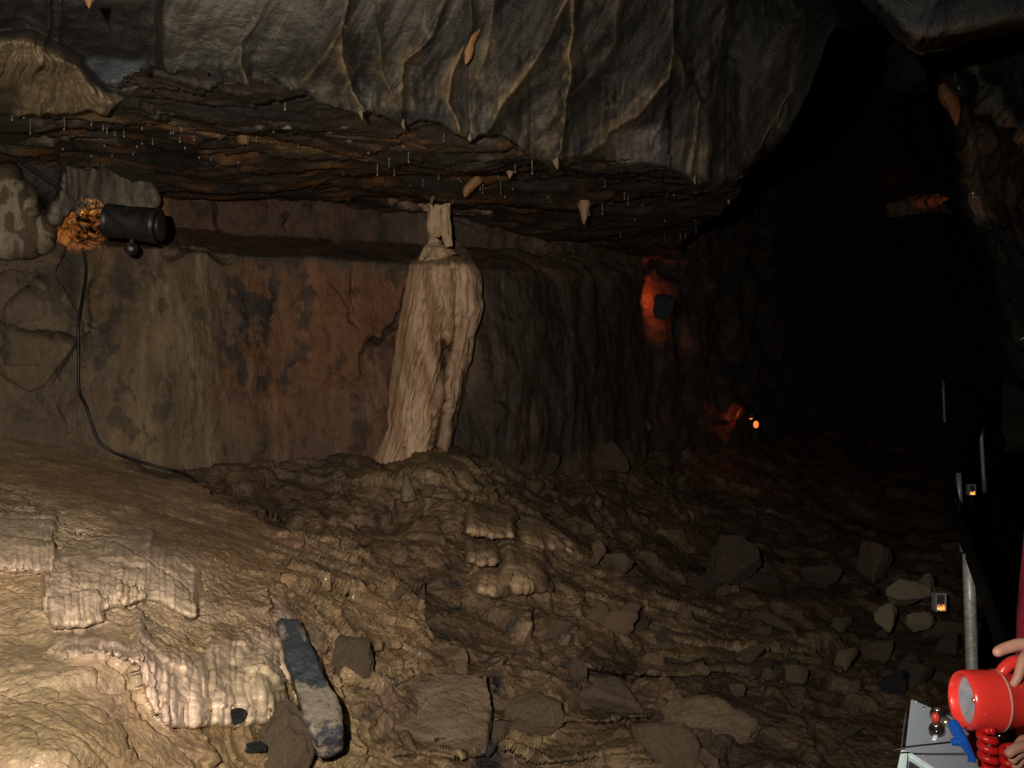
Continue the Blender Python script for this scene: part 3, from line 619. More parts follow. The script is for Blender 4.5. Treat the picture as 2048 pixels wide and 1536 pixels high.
def blook(px, py):
    a = 1024 + F * S.X / S.Y; b = 768 - F * S.Z / S.Y; k = np.unravel_index(np.argmin((a - px) ** 2 + (b - py) ** 2), a.shape); return float(S.Y[k])
TONGUE_Y = blook(942, 84) - .02
FR = [(722, 232, 8, 20), (806, 252, 7, 18), (938, 276, 9, 22), (1112, 330, 11, 26), (1388, 362, 6, 18), (1456, 402, 7, 20), (180, 244, 7, 20)]
FRY = [blook(a, b - 18) + .04 for a, b, c, d_ in FR]
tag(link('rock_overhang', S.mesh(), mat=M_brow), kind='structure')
BROW = S

# ------------------------------------------------------------------ the dark passage beyond and the near right wall
us = axis([(1180, 2700, 9)]); vs = axis([(-900, 900, 9)])
S = Patch(us, vs, lambda px, py: 17 + 7 * sm(px, 1400, 1900) - 8 * sm(px, 2100, 2600) - 9 * sm(-py, -350, 700) - 3 * sm(1500 - px, 0, 300))
X, Y, Z = S.X, S.Y, S.Z
h = 1.0 * fbm(X * .35, Y * .35, Z * .35, 4) + .25 * ridged(X * 1.2, Y * 1.2, Z * 1.2, 3); S.push(h)
S.col = 3.6 * mixc((.035, .033, .027), (.085, .078, .06), .5 + fbm(X, Y, Z, 4))
tag(link('passage_wall', S.mesh(), mat=M_far), kind='structure')
us = axis([(1800, 2100, 3), (2100, 2700, 12)]); vs = axis([(-500, 60, 14), (60, 760, 3)])
re_ = ipl([-500, 60, 200, 300, 420, 520, 760], [1830, 1850, 1890, 1915, 1925, 1960, 2040])
def rdep(px, py): e = re_(py); return 8.3 - 2.2 * sm(px, 1900, 2300) + 6 * (1 - sm(px - e, -30, 14)) + 1.4 * sm(py, 430, 700)
S = Patch(us, vs, rdep); X, Y, Z = S.X, S.Y, S.Z
w1 = fbm(X * 2, Y * 2, Z * 2, 3); w2 = w1; S.wx = S.PX + 6 * w1; S.wy = S.PY + 6 * w1
w, d, sg, t = S.line([(1942, 130), (1965, 185), (2010, 235), (2070, 290)], 150); S.D[w] -= .5 * np.exp(-d / np.where(sg > 0, 12, 60)) * 1.0
ridge = (w, np.exp(-(d / 9) ** 2))
S.update(); S.push(.12 * fbm(X * 1.5, Y * 1.5, Z * 1.5, 4) + .05 * ridged(X * 5, Y * 5, Z * 3, 2))
S.col = .32 * mixc((.05, .05, .042), (.10, .095, .075), .5 + fbm(X * 2, Y * 2, Z * 2, 3)); S.paint(ridge[0], ridge[1] * .8, (.13, .13, .10))
w, m = S.poly([(1930, 260), (1990, 280), (1980, 420), (1935, 400)], 18); S.paint(w, m * .5, (.12, .085, .04))
w, m = S.poly([(1945, 390), (1990, 395), (1985, 430), (1955, 440)], 8); S.paint(w, m * .6, (.2, .17, .14))
tag(link('side_wall', S.mesh((S.PX > re_(S.PY) - 14)), mat=M_floor), kind='structure'); SIDE = S

# rest of the chamber behind and beside the camera
def shell():
    nu, nv = 60, 30; vv = []
    for j in range(nv + 1):
        for i in range(nu):
            a = 2 * math.pi * i / nu; b = math.pi * (j / nv - .5)
            x = math.cos(a) * math.cos(b) * 34; y = math.sin(a) * math.cos(b) * 40 + 6; z = math.sin(b) * 14
            k = 1 + .08 * math.sin(3 * a + 5 * b) + .05 * math.sin(7 * a - 3 * b); vv.append((x * k, y * k, z * k))
    ff = [(j * nu + i, j * nu + (i + 1) % nu, (j + 1) * nu + (i + 1) % nu, (j + 1) * nu + i) for j in range(nv) for i in range(nu)]
    me = bpy.data.meshes.new('m'); me.from_pydata(vv, [], ff); me.polygons.foreach_set('use_smooth', [True] * len(ff))
    return me
tag(link('cave_chamber', shell(), mat=rock_mat('chamber_rock', (.05, .046, .038), rough=.9, rvar=.05, bump=.3, bscale=4, fine=20)), kind='structure')

# ------------------------------------------------------------------ the flowstone column
cL = ipl([480, 490, 505, 520, 560, 620, 700, 800, 870, 915, 950], [858, 852, 838, 822, 814, 802, 790, 776, 766, 752, 735])
cR = ipl([480, 490, 505, 520, 560, 620, 700, 760, 800, 870, 915, 950], [905, 918, 936, 948, 960, 962, 946, 932, 922, 906, 893, 888])
U = np.linspace(0, 1, 200); V = np.arange(478, 955, 1.8); UU, VV = np.meshgrid(U, V)
S = Patch(U, V, lambda a, b: a * 0 + 6.5)
S.PX = cL(VV) + (cR(VV) - cL(VV)) * UU + 2.5 * noise(VV / 30., UU * 0, UU * 0) ; S.PY = VV
bul = sm(UU, -.05, .6) ** .9 * (1 - sm(UU, .84, 1.03)) ** .7
base = wdep(S.PX, S.PY) + .06
S.D = (base - (.27 * bul) * sm(VV, 478, 540) ** .6 - .10 * (VV > 0)).astype(np.float32)
S.D += .10 * (1 - sm(VV, 478, 530))
S.wx = S.PX; S.wy = S.PY; S.update()
w1 = fbm(S.X * 3, S.Y * 3, S.Z * 1.2, 3); S.wx = S.PX + 5 * w1
def cl(pts, wd, a):
    best = np.full(S.PX.shape, 1e9)
    for i in range(len(pts) - 1):
        ax, ay, = pts[i]; bx, by = pts[i + 1]; dx = bx - ax; dy = by - ay
        t = np.clip(((S.wx - ax) * dx + (S.wy - ay) * dy) / (dx * dx + dy * dy), 0, 1); best = np.minimum(best, np.hypot(S.wx - ax - t * dx, S.wy - ay - t * dy))
    g = np.exp(-(best / wd) ** 2); S.D[:] = S.D + (a * g).astype(np.float32); return g
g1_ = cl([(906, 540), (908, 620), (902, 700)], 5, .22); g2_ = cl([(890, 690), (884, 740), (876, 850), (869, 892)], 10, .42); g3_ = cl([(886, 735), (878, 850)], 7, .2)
cl([(878, 560), (884, 620), (880, 700)], 3, .05); cl([(850, 600), (838, 760), (815, 900)], 3, .035); cl([(935, 560), (930, 700), (905, 840)], 3, .05); cl([(858, 830), (852, 905)], 3, .08)
S.D += (-.05 * np.exp(-((S.wx - (897 - .02 * (VV - 700))) / 6) ** 2) * sm(VV, 680, 740)).astype(np.float32)
S.D += (.035 * (((VV + 8 * noise(S.PX / 14., VV / 30., UU * 0)) % 17) / 17) ** 2 * (1 - sm(VV, 525, 545)) * sm(VV, 490, 500)).astype(np.float32)
S.update(); X, Y, Z = S.X, S.Y, S.Z; w2 = fbm(X * 5, Y * 5, Z * 5, 2)
slant = X + .17 * Z
fan = (S.PX - 870) / np.maximum(30, (VV - 440) * .35)
fl1 = ridged(fan * 6 + .35 * w2, Z * .9, X * 0, 3); fl2 = ridged(slant * 30 + .45 * w2, Y * 3, Z * 1.1, 3)
top = 1 - sm(VV, 520, 550)
bw = np.abs(noise(UU * 11 + .25 * w1, VV / 260., UU * 0 + 1.5)) * 1.0 + .9 * np.abs(noise(UU * 27 + .3 * w2, VV / 110., UU * 0 + 4.5)) + .5 * np.abs(noise(UU * 60, VV / 50., UU * 0)); fl1 = bw - 1.2
S.push(.046 * bw * (1 - .5 * top) * np.clip(bul * 1.3, 0, 1))
stv = fbm(slant * 14, Y * 3, Z * .8, 4)
S.col = mixc((.30, .175, .095), (.52, .35, .22), .5 + 1.3 * stv); 
S.paint(S.full(), sm(-bw, -.45, -.05) * .6, (.22, .125, .07)); S.paint(S.full(), top * .45, (.3, .22, .14))
S.paint(S.full(), np.clip(g1_ * .9 + g2_ * 1.1, 0, 1) * .9, (.045, .037, .032)); S.paint(S.full(), sm(UU, .80, .98) * .75, (.17, .115, .075))  # clefts: shade of their depth painted over the grey-stained inside
S.paint(S.full(), sm(noise(slant * 9 + 4, Z * .7, Y), .15, .5) * .5, (.52, .29, .13))
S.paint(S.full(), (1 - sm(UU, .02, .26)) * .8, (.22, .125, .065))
colroot = empty('flowstone_column', at(830, 920, 6.2), 'pale ribbed flowstone column fanning down the back wall from a short stub', 'column')
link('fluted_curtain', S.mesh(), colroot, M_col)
def ring_mesh(rings, seg=20, noisea=0., seed=0, colf=None, cap=True):
    """rings: list of (centre Vector, radius or (rx, ry), optional axis frame) -> lathe mesh along a path"""
    vv = []; ff = []
    for k, (c, r) in enumerate(rings):
        rx, ry = (r, r) if not isinstance(r, tuple) else r
        d = (rings[min(k + 1, len(rings) - 1)][0] - rings[max(k - 1, 0)][0]).normalized()
        a = Vector((0, 1, 0)) if abs(d.y) < .8 else Vector((1, 0, 0)); e1 = d.cross(a).normalized(); e2 = d.cross(e1).normalized()
        for i in range(seg):
            t = 2 * math.pi * i / seg; f = 1.
            if noisea: f += noisea * float(noise(math.cos(t) * 2.3 + seed, math.sin(t) * 2.3, k * .12 + seed)) + noisea * .5 * float(noise(math.cos(t) * 6 + seed, math.sin(t) * 6, k * .3))
            vv.append(c + e1 * math.cos(t) * rx * f + e2 * math.sin(t) * ry * f)
    n = len(rings)
    for k in range(n - 1):
        for i in range(seg):
            j = (i + 1) % seg; ff.append((k * seg + i, k * seg + j, (k + 1) * seg + j, (k + 1) * seg + i))
    if cap: ff.append(tuple(range(seg))[::-1]); ff.append(tuple((n - 1) * seg + i for i in range(seg)))
    me = bpy.data.meshes.new('m'); me.from_pydata([tuple(v) for v in vv], [], ff); me.polygons.foreach_set('use_smooth', [True] * len(ff)); return me
M_calc = rock_mat('calcite_tan', (.47, .33, .2), rough=.45, bump=.5, bscale=60, aniso=(1.6, 1.6, .3), mott=.35)
def drip(rs, y, sd, seg=26, na=.16):
    out = []
    for i in range(len(rs) - 1):
        for k in range(5):
            t = k / 5; a = rs[i]; b = rs[i + 1]; out.append((at(a[0] + (b[0] - a[0]) * t, a[1] + (b[1] - a[1]) * t, y), (a[2] + (b[2] - a[2]) * t) * y / F))
    a = rs[-1]; out.append((at(a[0], a[1], y), a[2] * y / F)); return ring_mesh(out, seg, na, sd)
link('upper_stub', drip([(874, 412, 20), (872, 422, 15), (871, 440, 14), (870, 466, 14), (870, 475, 7)], 6.72, 3, 40, .45), colroot, M_calc)
link('upper_stub', drip([(888, 410, 13), (891, 420, 9), (892, 440, 8), (893, 470, 10), (897, 494, 7)], 6.7, 8, 40, .45), colroot, M_calc)
link('broken_stump', drip([(872, 477, 9), (868, 486, 13), (868, 497, 21), (870, 508, 30), (874, 520, 42)], 6.72, 12, 40, .5), colroot, M_calc)
link('ceiling_flare', drip([(872, 404, 40), (874, 412, 26), (878, 420, 15), (880, 430, 9)], 6.86, 21, 40, .5), colroot, M_calc)
link('side_ribbon', drip([(858, 430, 3), (860, 455, 4), (862, 480, 2)], 6.75, 5, 10, .1), colroot, M_calc)

# ------------------------------------------------------------------ rocks
def ico(sub):
    import bmesh
    bm = bmesh.new(); bmesh.ops.create_icosphere(bm, subdivisions=sub, radius=1); 
    V = np.array([v.co for v in bm.verts], np.float32); Fc = [tuple(v.index for v in f.verts) for f in bm.faces]; bm.free(); return V, Fc
IV, IF = ico(5); IV3, IF3 = ico(4)
def rock_mesh(seed, planes=11, sub=4, rough=.075, flat=1.):
    R = np.random.default_rng(seed); V = (IV if sub == 5 else IV3).copy(); Fc = IF if sub == 5 else IF3
    V = V * 1.25
    for k in range(planes):
        d = R.normal(size=3); d /= np.linalg.norm(d); off = R.uniform(.42, .85)
        s = V @ d; ex = np.maximum(s - off, 0); V = V - np.outer(ex * .97, d)
    n = V / (np.linalg.norm(V, axis=1)[:, None] + 1e-6)
    hh = rough * 1.6 * fbm(V[:, 0] * 1.4 + seed, V[:, 1] * 1.4, V[:, 2] * 1.4, 3) + rough * .5 * fbm(V[:, 0] * 6 + seed, V[:, 1] * 6, V[:, 2] * 6, 3)
    V = V + n * hh[:, None]
    me = bpy.data.meshes.new('rock'); me.from_pydata(V.tolist(), [], Fc); me.polygons.foreach_set('use_smooth', [True] * len(Fc)); return me
PROTO = [rock_mesh(100 + i, planes=13 + i % 5) for i in range(12)]
M_r = {'mud': rock_mat('rock_mud', obj=True, color=(.215, .15, .095), rough=.65, bump=1., bscale=26, mott=.5, fine=110, dirt=((.04, .032, .028), 4.5, .62)),
       'tan': rock_mat('rock_tan', (.26, .175, .10), rough=.6, bump=1., bscale=26, mott=.45, fine=110, dirt=((.16, .11, .06), 4, .56)),
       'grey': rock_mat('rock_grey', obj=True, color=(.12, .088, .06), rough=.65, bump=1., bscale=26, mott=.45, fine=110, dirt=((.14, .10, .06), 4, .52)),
       'pale': rock_mat('rock_pale', (.25, .22, .17), rough=.65, bump=.9, bscale=26, mott=.35, fine=110, dirt=((.30, .22, .13), 4, .5)),
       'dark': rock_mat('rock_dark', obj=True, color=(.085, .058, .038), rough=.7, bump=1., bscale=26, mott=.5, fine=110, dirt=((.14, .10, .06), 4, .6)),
       'black': rock_mat('rock_black', (.022, .023, .027), rough=.35, bump=.7, bscale=40, mott=.4, fine=160)}
for k_, m_ in M_r.items(): pass
MESHM = {}
def rock(px, py, w, h, mat, label, group=None, rot=0, sunk=.2, dep=.8, name='rock', cat='rock', seed=None, dD=0., mesh=None, P=None):
    """a stone whose middle shows at px, py; w, h its size in photo pixels"""
    seed = random.randrange(12) if seed is None else seed
    key = (seed, mat)
    if mesh is None:
        if key not in MESHM:
            me = PROTO[seed].copy(); me.materials.append(M_r[mat]); MESHM[key] = me
        mesh = MESHM[key]
    else: mesh.materials.append(M_r[mat])
    p = P or fl_.look(px, py + h * .25); y = p.y - dD
    c = at(px, py, y)
    o = bpy.data.objects.new(name, mesh); COLL.objects.link(o)
    sx = w * y / F / 2; sz = h * y / F / 2; sy = (sx + sz) / 2 * dep
    o.location = c + Vector((0, sy * (.3 - sunk), 0)); o.scale = (sx, sy, sz); 
    o.rotation_euler = (0, math.radians(rot), random.uniform(-.35, .35))
    tag(o, label, cat, group); o['_p'] = (px, py, w, h) ; o['_m'] = mat; return o

def boss(seed, flute=.07, cut=.75):
    V = IV.copy(); a = np.arctan2(V[:, 0], V[:, 1]); z = V[:, 2]
    r = 1 + flute * (ridged(a * 3.2 + seed, z * .5, z * 0 + seed, 3) - .8) + .12 * fbm(V[:, 0] * 1.3 + seed, V[:, 1] * 1.3, V[:, 2] * 1.3, 3)
    V = V * r[:, None]; V[:, 2] = np.where(V[:, 2] < -cut, -cut + (V[:, 2] + cut) * .15, V[:, 2]); V[:, :2] *= (1 + .18 * np.clip(-V[:, 2], -1, 1))[:, None]
    me = bpy.data.meshes.new('boss'); me.from_pydata(V.tolist(), [], IF); me.polygons.foreach_set('use_smooth', [True] * len(IF)); return me
# the long slab with blue-black patches
def slab(pts, y0, y1, th, seed):
    """pts: outline px,py; y from first to last row"""
    import bmesh
    bm = bmesh.new(); 
    top = []
    for (a, b, yy) in pts: top.append(bm.verts.new(at(a, b, yy)))
    f = bm.faces.new(top); f.normal_update(); nrm = f.normal.copy()
    if nrm.dot(at(pts[0][0], pts[0][1], 1)) > 0: nrm = -nrm
    r = bmesh.ops.extrude_face_region(bm, geom=[f]); vs_ = [e for e in r['geom'] if isinstance(e, bmesh.types.BMVert)]
    for v in vs_: v.co -= nrm * th
    bmesh.ops.recalc_face_normals(bm, faces=bm.faces)
    bmesh.ops.bevel(bm, geom=list(bm.edges), offset=th * .14, segments=2, affect='EDGES', profile=.6)
    bmesh.ops.triangulate(bm, faces=bm.faces)
    for k in range(5):
        bmesh.ops.subdivide_edges(bm, edges=[e for e in bm.edges if e.calc_length() > th * .13 * (2 if k < 3 else 1)], cuts=1)
    bmesh.ops.triangulate(bm, faces=bm.faces)
    bm.normal_update()
    P = np.array([v.co for v in bm.verts]); Nn = np.array([v.normal for v in bm.verts])
    hh = .10 * th * fbm(P[:, 0] * 5 + seed, P[:, 1] * 5, P[:, 2] * 5, 3) + .05 * th * fbm(P[:, 0] * 28 + seed, P[:, 1] * 28, P[:, 2] * 28, 3)
    P = P + Nn * hh[:, None]
    for v, p in zip(bm.verts, P): v.co = p
    me = bpy.data.meshes.new('m'); bm.to_mesh(me); bm.free(); me.polygons.foreach_set('use_smooth', [True] * len(me.polygons)); return me
M_slab = rock_mat('slab_blue_black', (.24, .20, .15), rough=.5, bump=.6, bscale=45, mott=.3, fine=160, dirt=((.042, .047, .058), 5.6, .465))
y_ = 3.35
tag(link('stone_slab', slab([(552, 1240, 3.62), (598, 1236, 3.62), (632, 1310, 3.48), (680, 1410, 3.32), (680, 1462, 3.22), (634, 1484, 3.2), (606, 1430, 3.26), (580, 1330, 3.44)], 0, 0, .10, 3), mat=M_slab),
    'long narrow stone slab with blue-black patches leaning down the front slope', 'rock')
tag(link('stone_slab', slab([(735, 1398, 4.0), (860, 1345, 4.1), (975, 1342, 4.12), (985, 1400, 4.0), (975, 1470, 3.85), (860, 1480, 3.8), (760, 1440, 3.85)], 0, 0, .12, 9), mat=M_r['mud']),
    'broad flat mud-coated slab in the centre foreground', 'rock')
rock(563, 1478, 92, 150, 'mud', 'upright smooth brown boulder in front of the blue-black slab', rot=-8, dD=.05, dep=.7, mesh=rock_mesh(511, 3, 5, .11))
rock(514, 1494, 62, 40, 'black', 'small wet black stone left of the brown boulder', dD=.05)
rock(470, 1430, 36, 40, 'black', 'little grey-black stone at the foot of the lower flowstone curtain')
rock(693, 1345, 84, 116, 'mud', 'rounded grey-brown boulder right of the blue-black slab', rot=6, dD=-.05, mesh=rock_mesh(512, 3, 5, .11))
rock(1195, 1108, 30, 62, 'tan', 'pale finger-shaped stone standing on the middle slope', rot=-14, dD=.15, seed=3, dep=1.)
rock(1246, 1128, 78, 62, 'mud', 'squat brown block just right of the finger-shaped stone', dD=.0)
rock(1222, 1395, 124, 74, 'mud', 'long brown boulder with a black spot in the centre right foreground', rot=20, dD=.05, mesh=rock_mesh(504, 7, 5, .07))
rock(1060, 1420, 110, 90, 'mud', 'spotted brown boulder right of the flat mud slab', rot=18, dD=.03, mesh=rock_mesh(505, 8, 5, .07))
rock(1420, 1460, 160, 100, 'mud', 'large rounded brown boulder at the bottom right of centre', rot=8, dD=-.12, seed=4, mesh=rock_mesh(523, 4, 5, .11))
rock(1330, 1490, 130, 80, 'mud', 'pointed brown boulder at the bottom edge right of centre', rot=20, seed=6, dD=.05, mesh=rock_mesh(526, 4, 5, .11))
rock(1160, 1345, 60, 80, 'mud', 'small upright brown stone above the spotted boulders', rot=-10)
rock(796, 1188, 22, 44, 'tan', 'thin upright tan stone left of the flowstone lobes', rot=4, seed=3)
rock(1120, 1255, 60, 46, 'mud', 'brown knob of rock at the centre of the middle slope')
rock(1230, 1240, 76, 60, 'tan', 'angular tan block under the middle ledge', mesh=rock_mesh(531, 5, 4, .1), dD=-.03)
rock(1190, 1230, 50, 50, 'tan', 'split tan stone left of the angular tan block', mesh=rock_mesh(532, 5, 4, .1), dD=-.03)
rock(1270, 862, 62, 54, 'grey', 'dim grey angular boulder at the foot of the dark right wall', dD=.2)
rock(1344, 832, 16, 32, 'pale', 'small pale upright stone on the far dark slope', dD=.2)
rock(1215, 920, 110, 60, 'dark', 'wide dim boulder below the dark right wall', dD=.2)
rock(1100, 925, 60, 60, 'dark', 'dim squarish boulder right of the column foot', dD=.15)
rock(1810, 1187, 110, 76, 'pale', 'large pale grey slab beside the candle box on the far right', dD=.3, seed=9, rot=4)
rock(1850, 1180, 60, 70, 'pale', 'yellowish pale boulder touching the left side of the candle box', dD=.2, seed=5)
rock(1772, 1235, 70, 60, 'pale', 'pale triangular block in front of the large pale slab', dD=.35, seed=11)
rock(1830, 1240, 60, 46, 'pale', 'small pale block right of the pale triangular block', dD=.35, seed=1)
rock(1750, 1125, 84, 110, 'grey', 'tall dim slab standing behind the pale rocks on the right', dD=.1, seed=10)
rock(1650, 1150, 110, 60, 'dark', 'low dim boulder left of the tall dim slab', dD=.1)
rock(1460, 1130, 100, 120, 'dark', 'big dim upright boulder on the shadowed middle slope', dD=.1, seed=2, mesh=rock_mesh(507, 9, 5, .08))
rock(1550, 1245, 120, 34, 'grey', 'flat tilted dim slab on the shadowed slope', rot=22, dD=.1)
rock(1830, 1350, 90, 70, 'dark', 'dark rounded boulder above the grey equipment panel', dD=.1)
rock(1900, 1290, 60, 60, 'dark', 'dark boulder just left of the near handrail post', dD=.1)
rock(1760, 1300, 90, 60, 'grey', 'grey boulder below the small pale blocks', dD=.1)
rock(1690, 1320, 70, 54, 'mud', 'brown boulder left of the grey boulder on the right', dD=.1)
rock(1790, 1365, 100, 44, 'black', 'flat black-brown stone on the lower right slope', rot=-14, dD=.05)
rock(1560, 1350, 90, 60, 'mud', 'round brown boulder right of the black hollow', dD=.1)
rock(1480, 1380, 44, 40, 'mud', 'small wedge of brown stone below the black hollow', dD=.05)
rock(260, 908, 34, 20, 'pale', 'small whitish stone where the black cable meets the bank', dD=.1)
rock(860, 978, 40, 30, 'tan', 'little tan stone on the ledge below the column', dD=.05)
rock(1875, 1255, 90, 40, 'grey', 'flat grey stone in front of the candle box', dD=.1)
# the rest of the rubble
zones = [('mud', 'muddy brown rubble stone lying on the middle slope', 'rubble on the middle slope', 26, (880, 1380, 1190, 1536), (20, 64)),
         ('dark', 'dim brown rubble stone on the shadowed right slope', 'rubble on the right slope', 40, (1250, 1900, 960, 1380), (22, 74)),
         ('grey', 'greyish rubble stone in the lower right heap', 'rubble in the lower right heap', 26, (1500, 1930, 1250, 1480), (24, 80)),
         ('mud', 'small brown stone strewn under the back wall', 'stones under the back wall', 30, (420, 1100, 945, 1090), (12, 40)),
         ('tan', 'tan flowstone-coated stone among the slope rubble', 'coated stones on the slope', 10, (1050, 1560, 1180, 1330), (20, 56))]
for mat, lab, grp, cnt, (x0, x1, y0, y1), (s0, s1) in zones:
    for k in range(cnt):
        x = random.uniform(x0, x1); y = random.uniform(y0, y1); s = s0 + (s1 - s0) * random.random() ** 2.2
        mt = mat
        rock(x, y, s * random.uniform(.9, 1.5), s * random.uniform(.55, .95), mt, lab, grp, rot=random.uniform(-30, 30), dD=-.06, sunk=-.35)

# top right hanging rock
def hanging():
    us = np.linspace(1690, 2420, 150); vs = np.linspace(-420, 1, 90)
    edge = ipl([1690, 1722, 1745, 1765, 1790, 1812, 1830, 1880, 1960, 2048, 2420], [-60, 0, 22, 42, 62, 80, 98, 97, 80, 62, 10])
    P = Patch(us, vs, lambda a, b: a * 0 + 4.); T = (P.PY + 420) / 421.
    P.PY = -420 + T * (edge(P.PX) + 420); P.D = (3.7 + .5 * sm(P.PX, 1900, 2400) * 0 - .5 * (1 - T) - .25 * T * (1 - T) + .9 * sm(T, .93, 1.0) ** 2 + 1.2 * (1 - sm(P.PX, 1690, 1730))).astype(np.float32)
    P.wx = P.PX; P.wy = P.PY; P.update()
    q = P.PX / 42. + P.PY / 60. + .8 * noise(P.PX / 60., P.PY / 60., 0 * P.PX); fr = q - np.floor(q)
    h = .012 * fr * (P.PX < 1900) * T + .02 * fbm(P.X * 3, P.Y * 3, P.Z * 3, 4) - .16 * sm(P.PX + P.PY * 1.6, 1880, 2010) * (1 - sm(T, .75, .95))
    P.push(h); P.col = .30 * mixc((.09, .10, .11), (.16, .175, .19), .5 + fbm(P.X * 3, P.Y * 3, P.Z * 3, 3))
    P.paint(P.full(), sm(P.PX, 1810, 1830) * sm(T, .90, .96) * .8, (.16, .12, .07)); P.paint(P.full(), sm(P.PX + P.PY * 1.6, 1880, 2010) * (1 - sm(T, .82, .95)) * .8, (.035, .035, .033))
    return P.mesh()
tag(link('hanging_ledge', hanging(), mat=M_brow), 'bluish grey layered rock ledge hanging in the top right corner', 'rock ledge')

# ------------------------------------------------------------------ stalactites, straws and drops
M_straw = rock_mat('straw_calcite', (.15, .125, .09), rough=.4, bump=.3, bscale=60)
M_drop = plain('water_drop', (.25, .25, .25), rough=.05, metal=.0, spec=1., mott=0, coat=1.)  # opaque body colour stands in for the flash glint on each drop
def ceil_z(px, py):
    p = CEIL.look(px, py); return p
def straw(px, py, ln, r=None):
    r = random.uniform(.0018, .0034); ln = ln * random.uniform(.75, 1.15)
    p = ceil_z(px, py); L = ln * p.y / F
    o = empty('straw_stalactite', p, 'thin pale straw stalactite hanging from the dark ceiling slab', 'stalactite', 'straw stalactites under the ceiling slab')
    top = p + Vector((0, 0, .015))
    rr = [(top, r * 1.8), (p - Vector((0, 0, L * .3)), r), (p - Vector((random.uniform(-.003, .003), 0, L)), r * .8)]
    link('shaft', ring_mesh(rr, 6), o, M_straw)
    d = ring_mesh([(p - Vector((0, 0, L - .001)), r * .6), (p - Vector((0, 0, L + .003)), r * 1.5), (p - Vector((0, 0, L + .007)), r * 1.4), (p - Vector((0, 0, L + .010)), r * .4)], 8)
    link('water_drop', d, o, M_drop)
ST = [(24, 228, 10), (48, 225, 8), (62, 236, 26), (97, 190, 25), (128, 226, 30), (150, 215, 8), (105, 198, 9), (205, 250, 8), (215, 256, 8), (230, 262, 10), (248, 262, 9), (182, 240, 9), (305, 278, 8), (360, 276, 9), (388, 272, 8),
      (405, 276, 7), (512, 268, 16), (595, 286, 6), (422, 314, 8), (754, 328, 20), (778, 318, 14), (788, 324, 22), (818, 306, 22), (847, 356, 12), (876, 348, 8), (888, 268, 18), (942, 262, 16), (959, 360, 20), (965, 366, 18), (999, 368, 20), (1211, 358, 12),
      (1258, 392, 20), (1348, 376, 12), (1205, 404, 26), (1179, 416, 14), (1064, 315, 26), (1030, 330, 12), (1250, 384, 12), (782, 400, 12), (822, 405, 8), (948, 402, 10), (1240, 466, 8), (1330, 470, 10), (1362, 466, 9), (1372, 468, 8), (1392, 455, 8), (570, 208, 9), (860, 385, 14), (1100, 395, 6), (940, 375, 10), (905, 395, 8)]
for (a, b, c) in ST: straw(a, b, c)
for k in range(40):
    a = random.choice([random.uniform(20, 560), random.uniform(560, 1420)]); b = np.interp(a, [0, 300, 600, 1000, 1450], [235, 235, 250, 330, 430]) + random.uniform(0, 80)
    p = ceil_z(a, min(b, 440)); r = random.uniform(.003, .0052)
    o = link('water_drop', ring_mesh([(p + Vector((0, 0, .004)), r * .5), (p - Vector((0, 0, .002)), r * .9), (p - Vector((0, 0, .007)), r), (p - Vector((0, 0, .011)), r * .5)], 8), mat=M_drop)
    tag(o, 'tiny glistening water drop under the dark ceiling slab', 'water drop', 'water drops on the ceiling')
M_org = rock_mat('calcite_orange', (.24, .12, .045), rough=.45, bump=.5, bscale=60, aniso=(1.6, 1.6, .4))
M_pink = rock_mat('calcite_pink', (.30, .18, .115), rough=.5, bump=.5, bscale=60, aniso=(1.6, 1.6, .4))
def hang(rs, y, sd, mat, label, cat='stalactite', na=.25, flat=1., name='stalactite'):
    o = link(name, drip(rs, y, sd, 18, na), mat=mat); return tag(o, label, cat)
hang([(1012, 318, 10), (1016, 326, 12), (1020, 336, 10), (1020, 348, 6), (1019, 357, 1)], 5.55, 4, M_pink, 'stubby orange-pink stalactite under the grey folds, left of the small one')
hang([(1052, 314, 8), (1052, 322, 8), (1050, 330, 5), (1050, 336, 1)], 5.5, 6, M_pink, 'small pinkish stalactite right of the stubby orange-pink one')
hang([(1168, 402, 12), (1168, 412, 11), (1168, 428, 8), (1168, 442, 4), (1168, 449, 1)], 6.5, 9, M_pink, 'fat pinkish stalactite hanging alone under the dark slab right of the column')
hang([(1160, 404, 4), (1159, 414, 2), (1159, 420, .6)], 6.5, 2, M_pink, 'tiny stalactite touching the left of the fat pinkish one')
hang([(950, 34, 5), (952, 46, 11), (947, 62, 12), (940, 82, 8), (938, 100, 9), (936, 114, 8), (932, 128, 2)], TONGUE_Y, 14, M_org, 'orange calcite tongue on the grey folded rock overhead', 'calcite', name='calcite_tongue')
hang([(1884, 168, 7), (1892, 188, 14), (1902, 205, 17), (1910, 222, 12), (1913, 240, 6), (1912, 252, 1)], 8.0, 5, M_org, 'brown dripping flowstone tongue in the dark upper right', 'flowstone', name='flowstone_tongue')
hang([(176, -8, 12), (177, 2, 8), (178, 12, 3), (178, 17, .5)], 3.0, 8, M_org, 'short yellow stalactite cut by the top edge on the left')
hang([(958, 355, 12), (935, 378, 10), (932, 386, 7), (930, 394, 2)], 5.95, 8, M_org, 'knobbly brown stalactite cluster above the column')
hang([(868, 392, 3), (864, 400, 4), (862, 410, 1)], 6.3, 8, M_org, 'thin brown stalactite just above the column stub')
M_frg = rock_mat('calcite_dull', (.20, .15, .095), rough=.5, bump=.8, bscale=60, mott=.4)
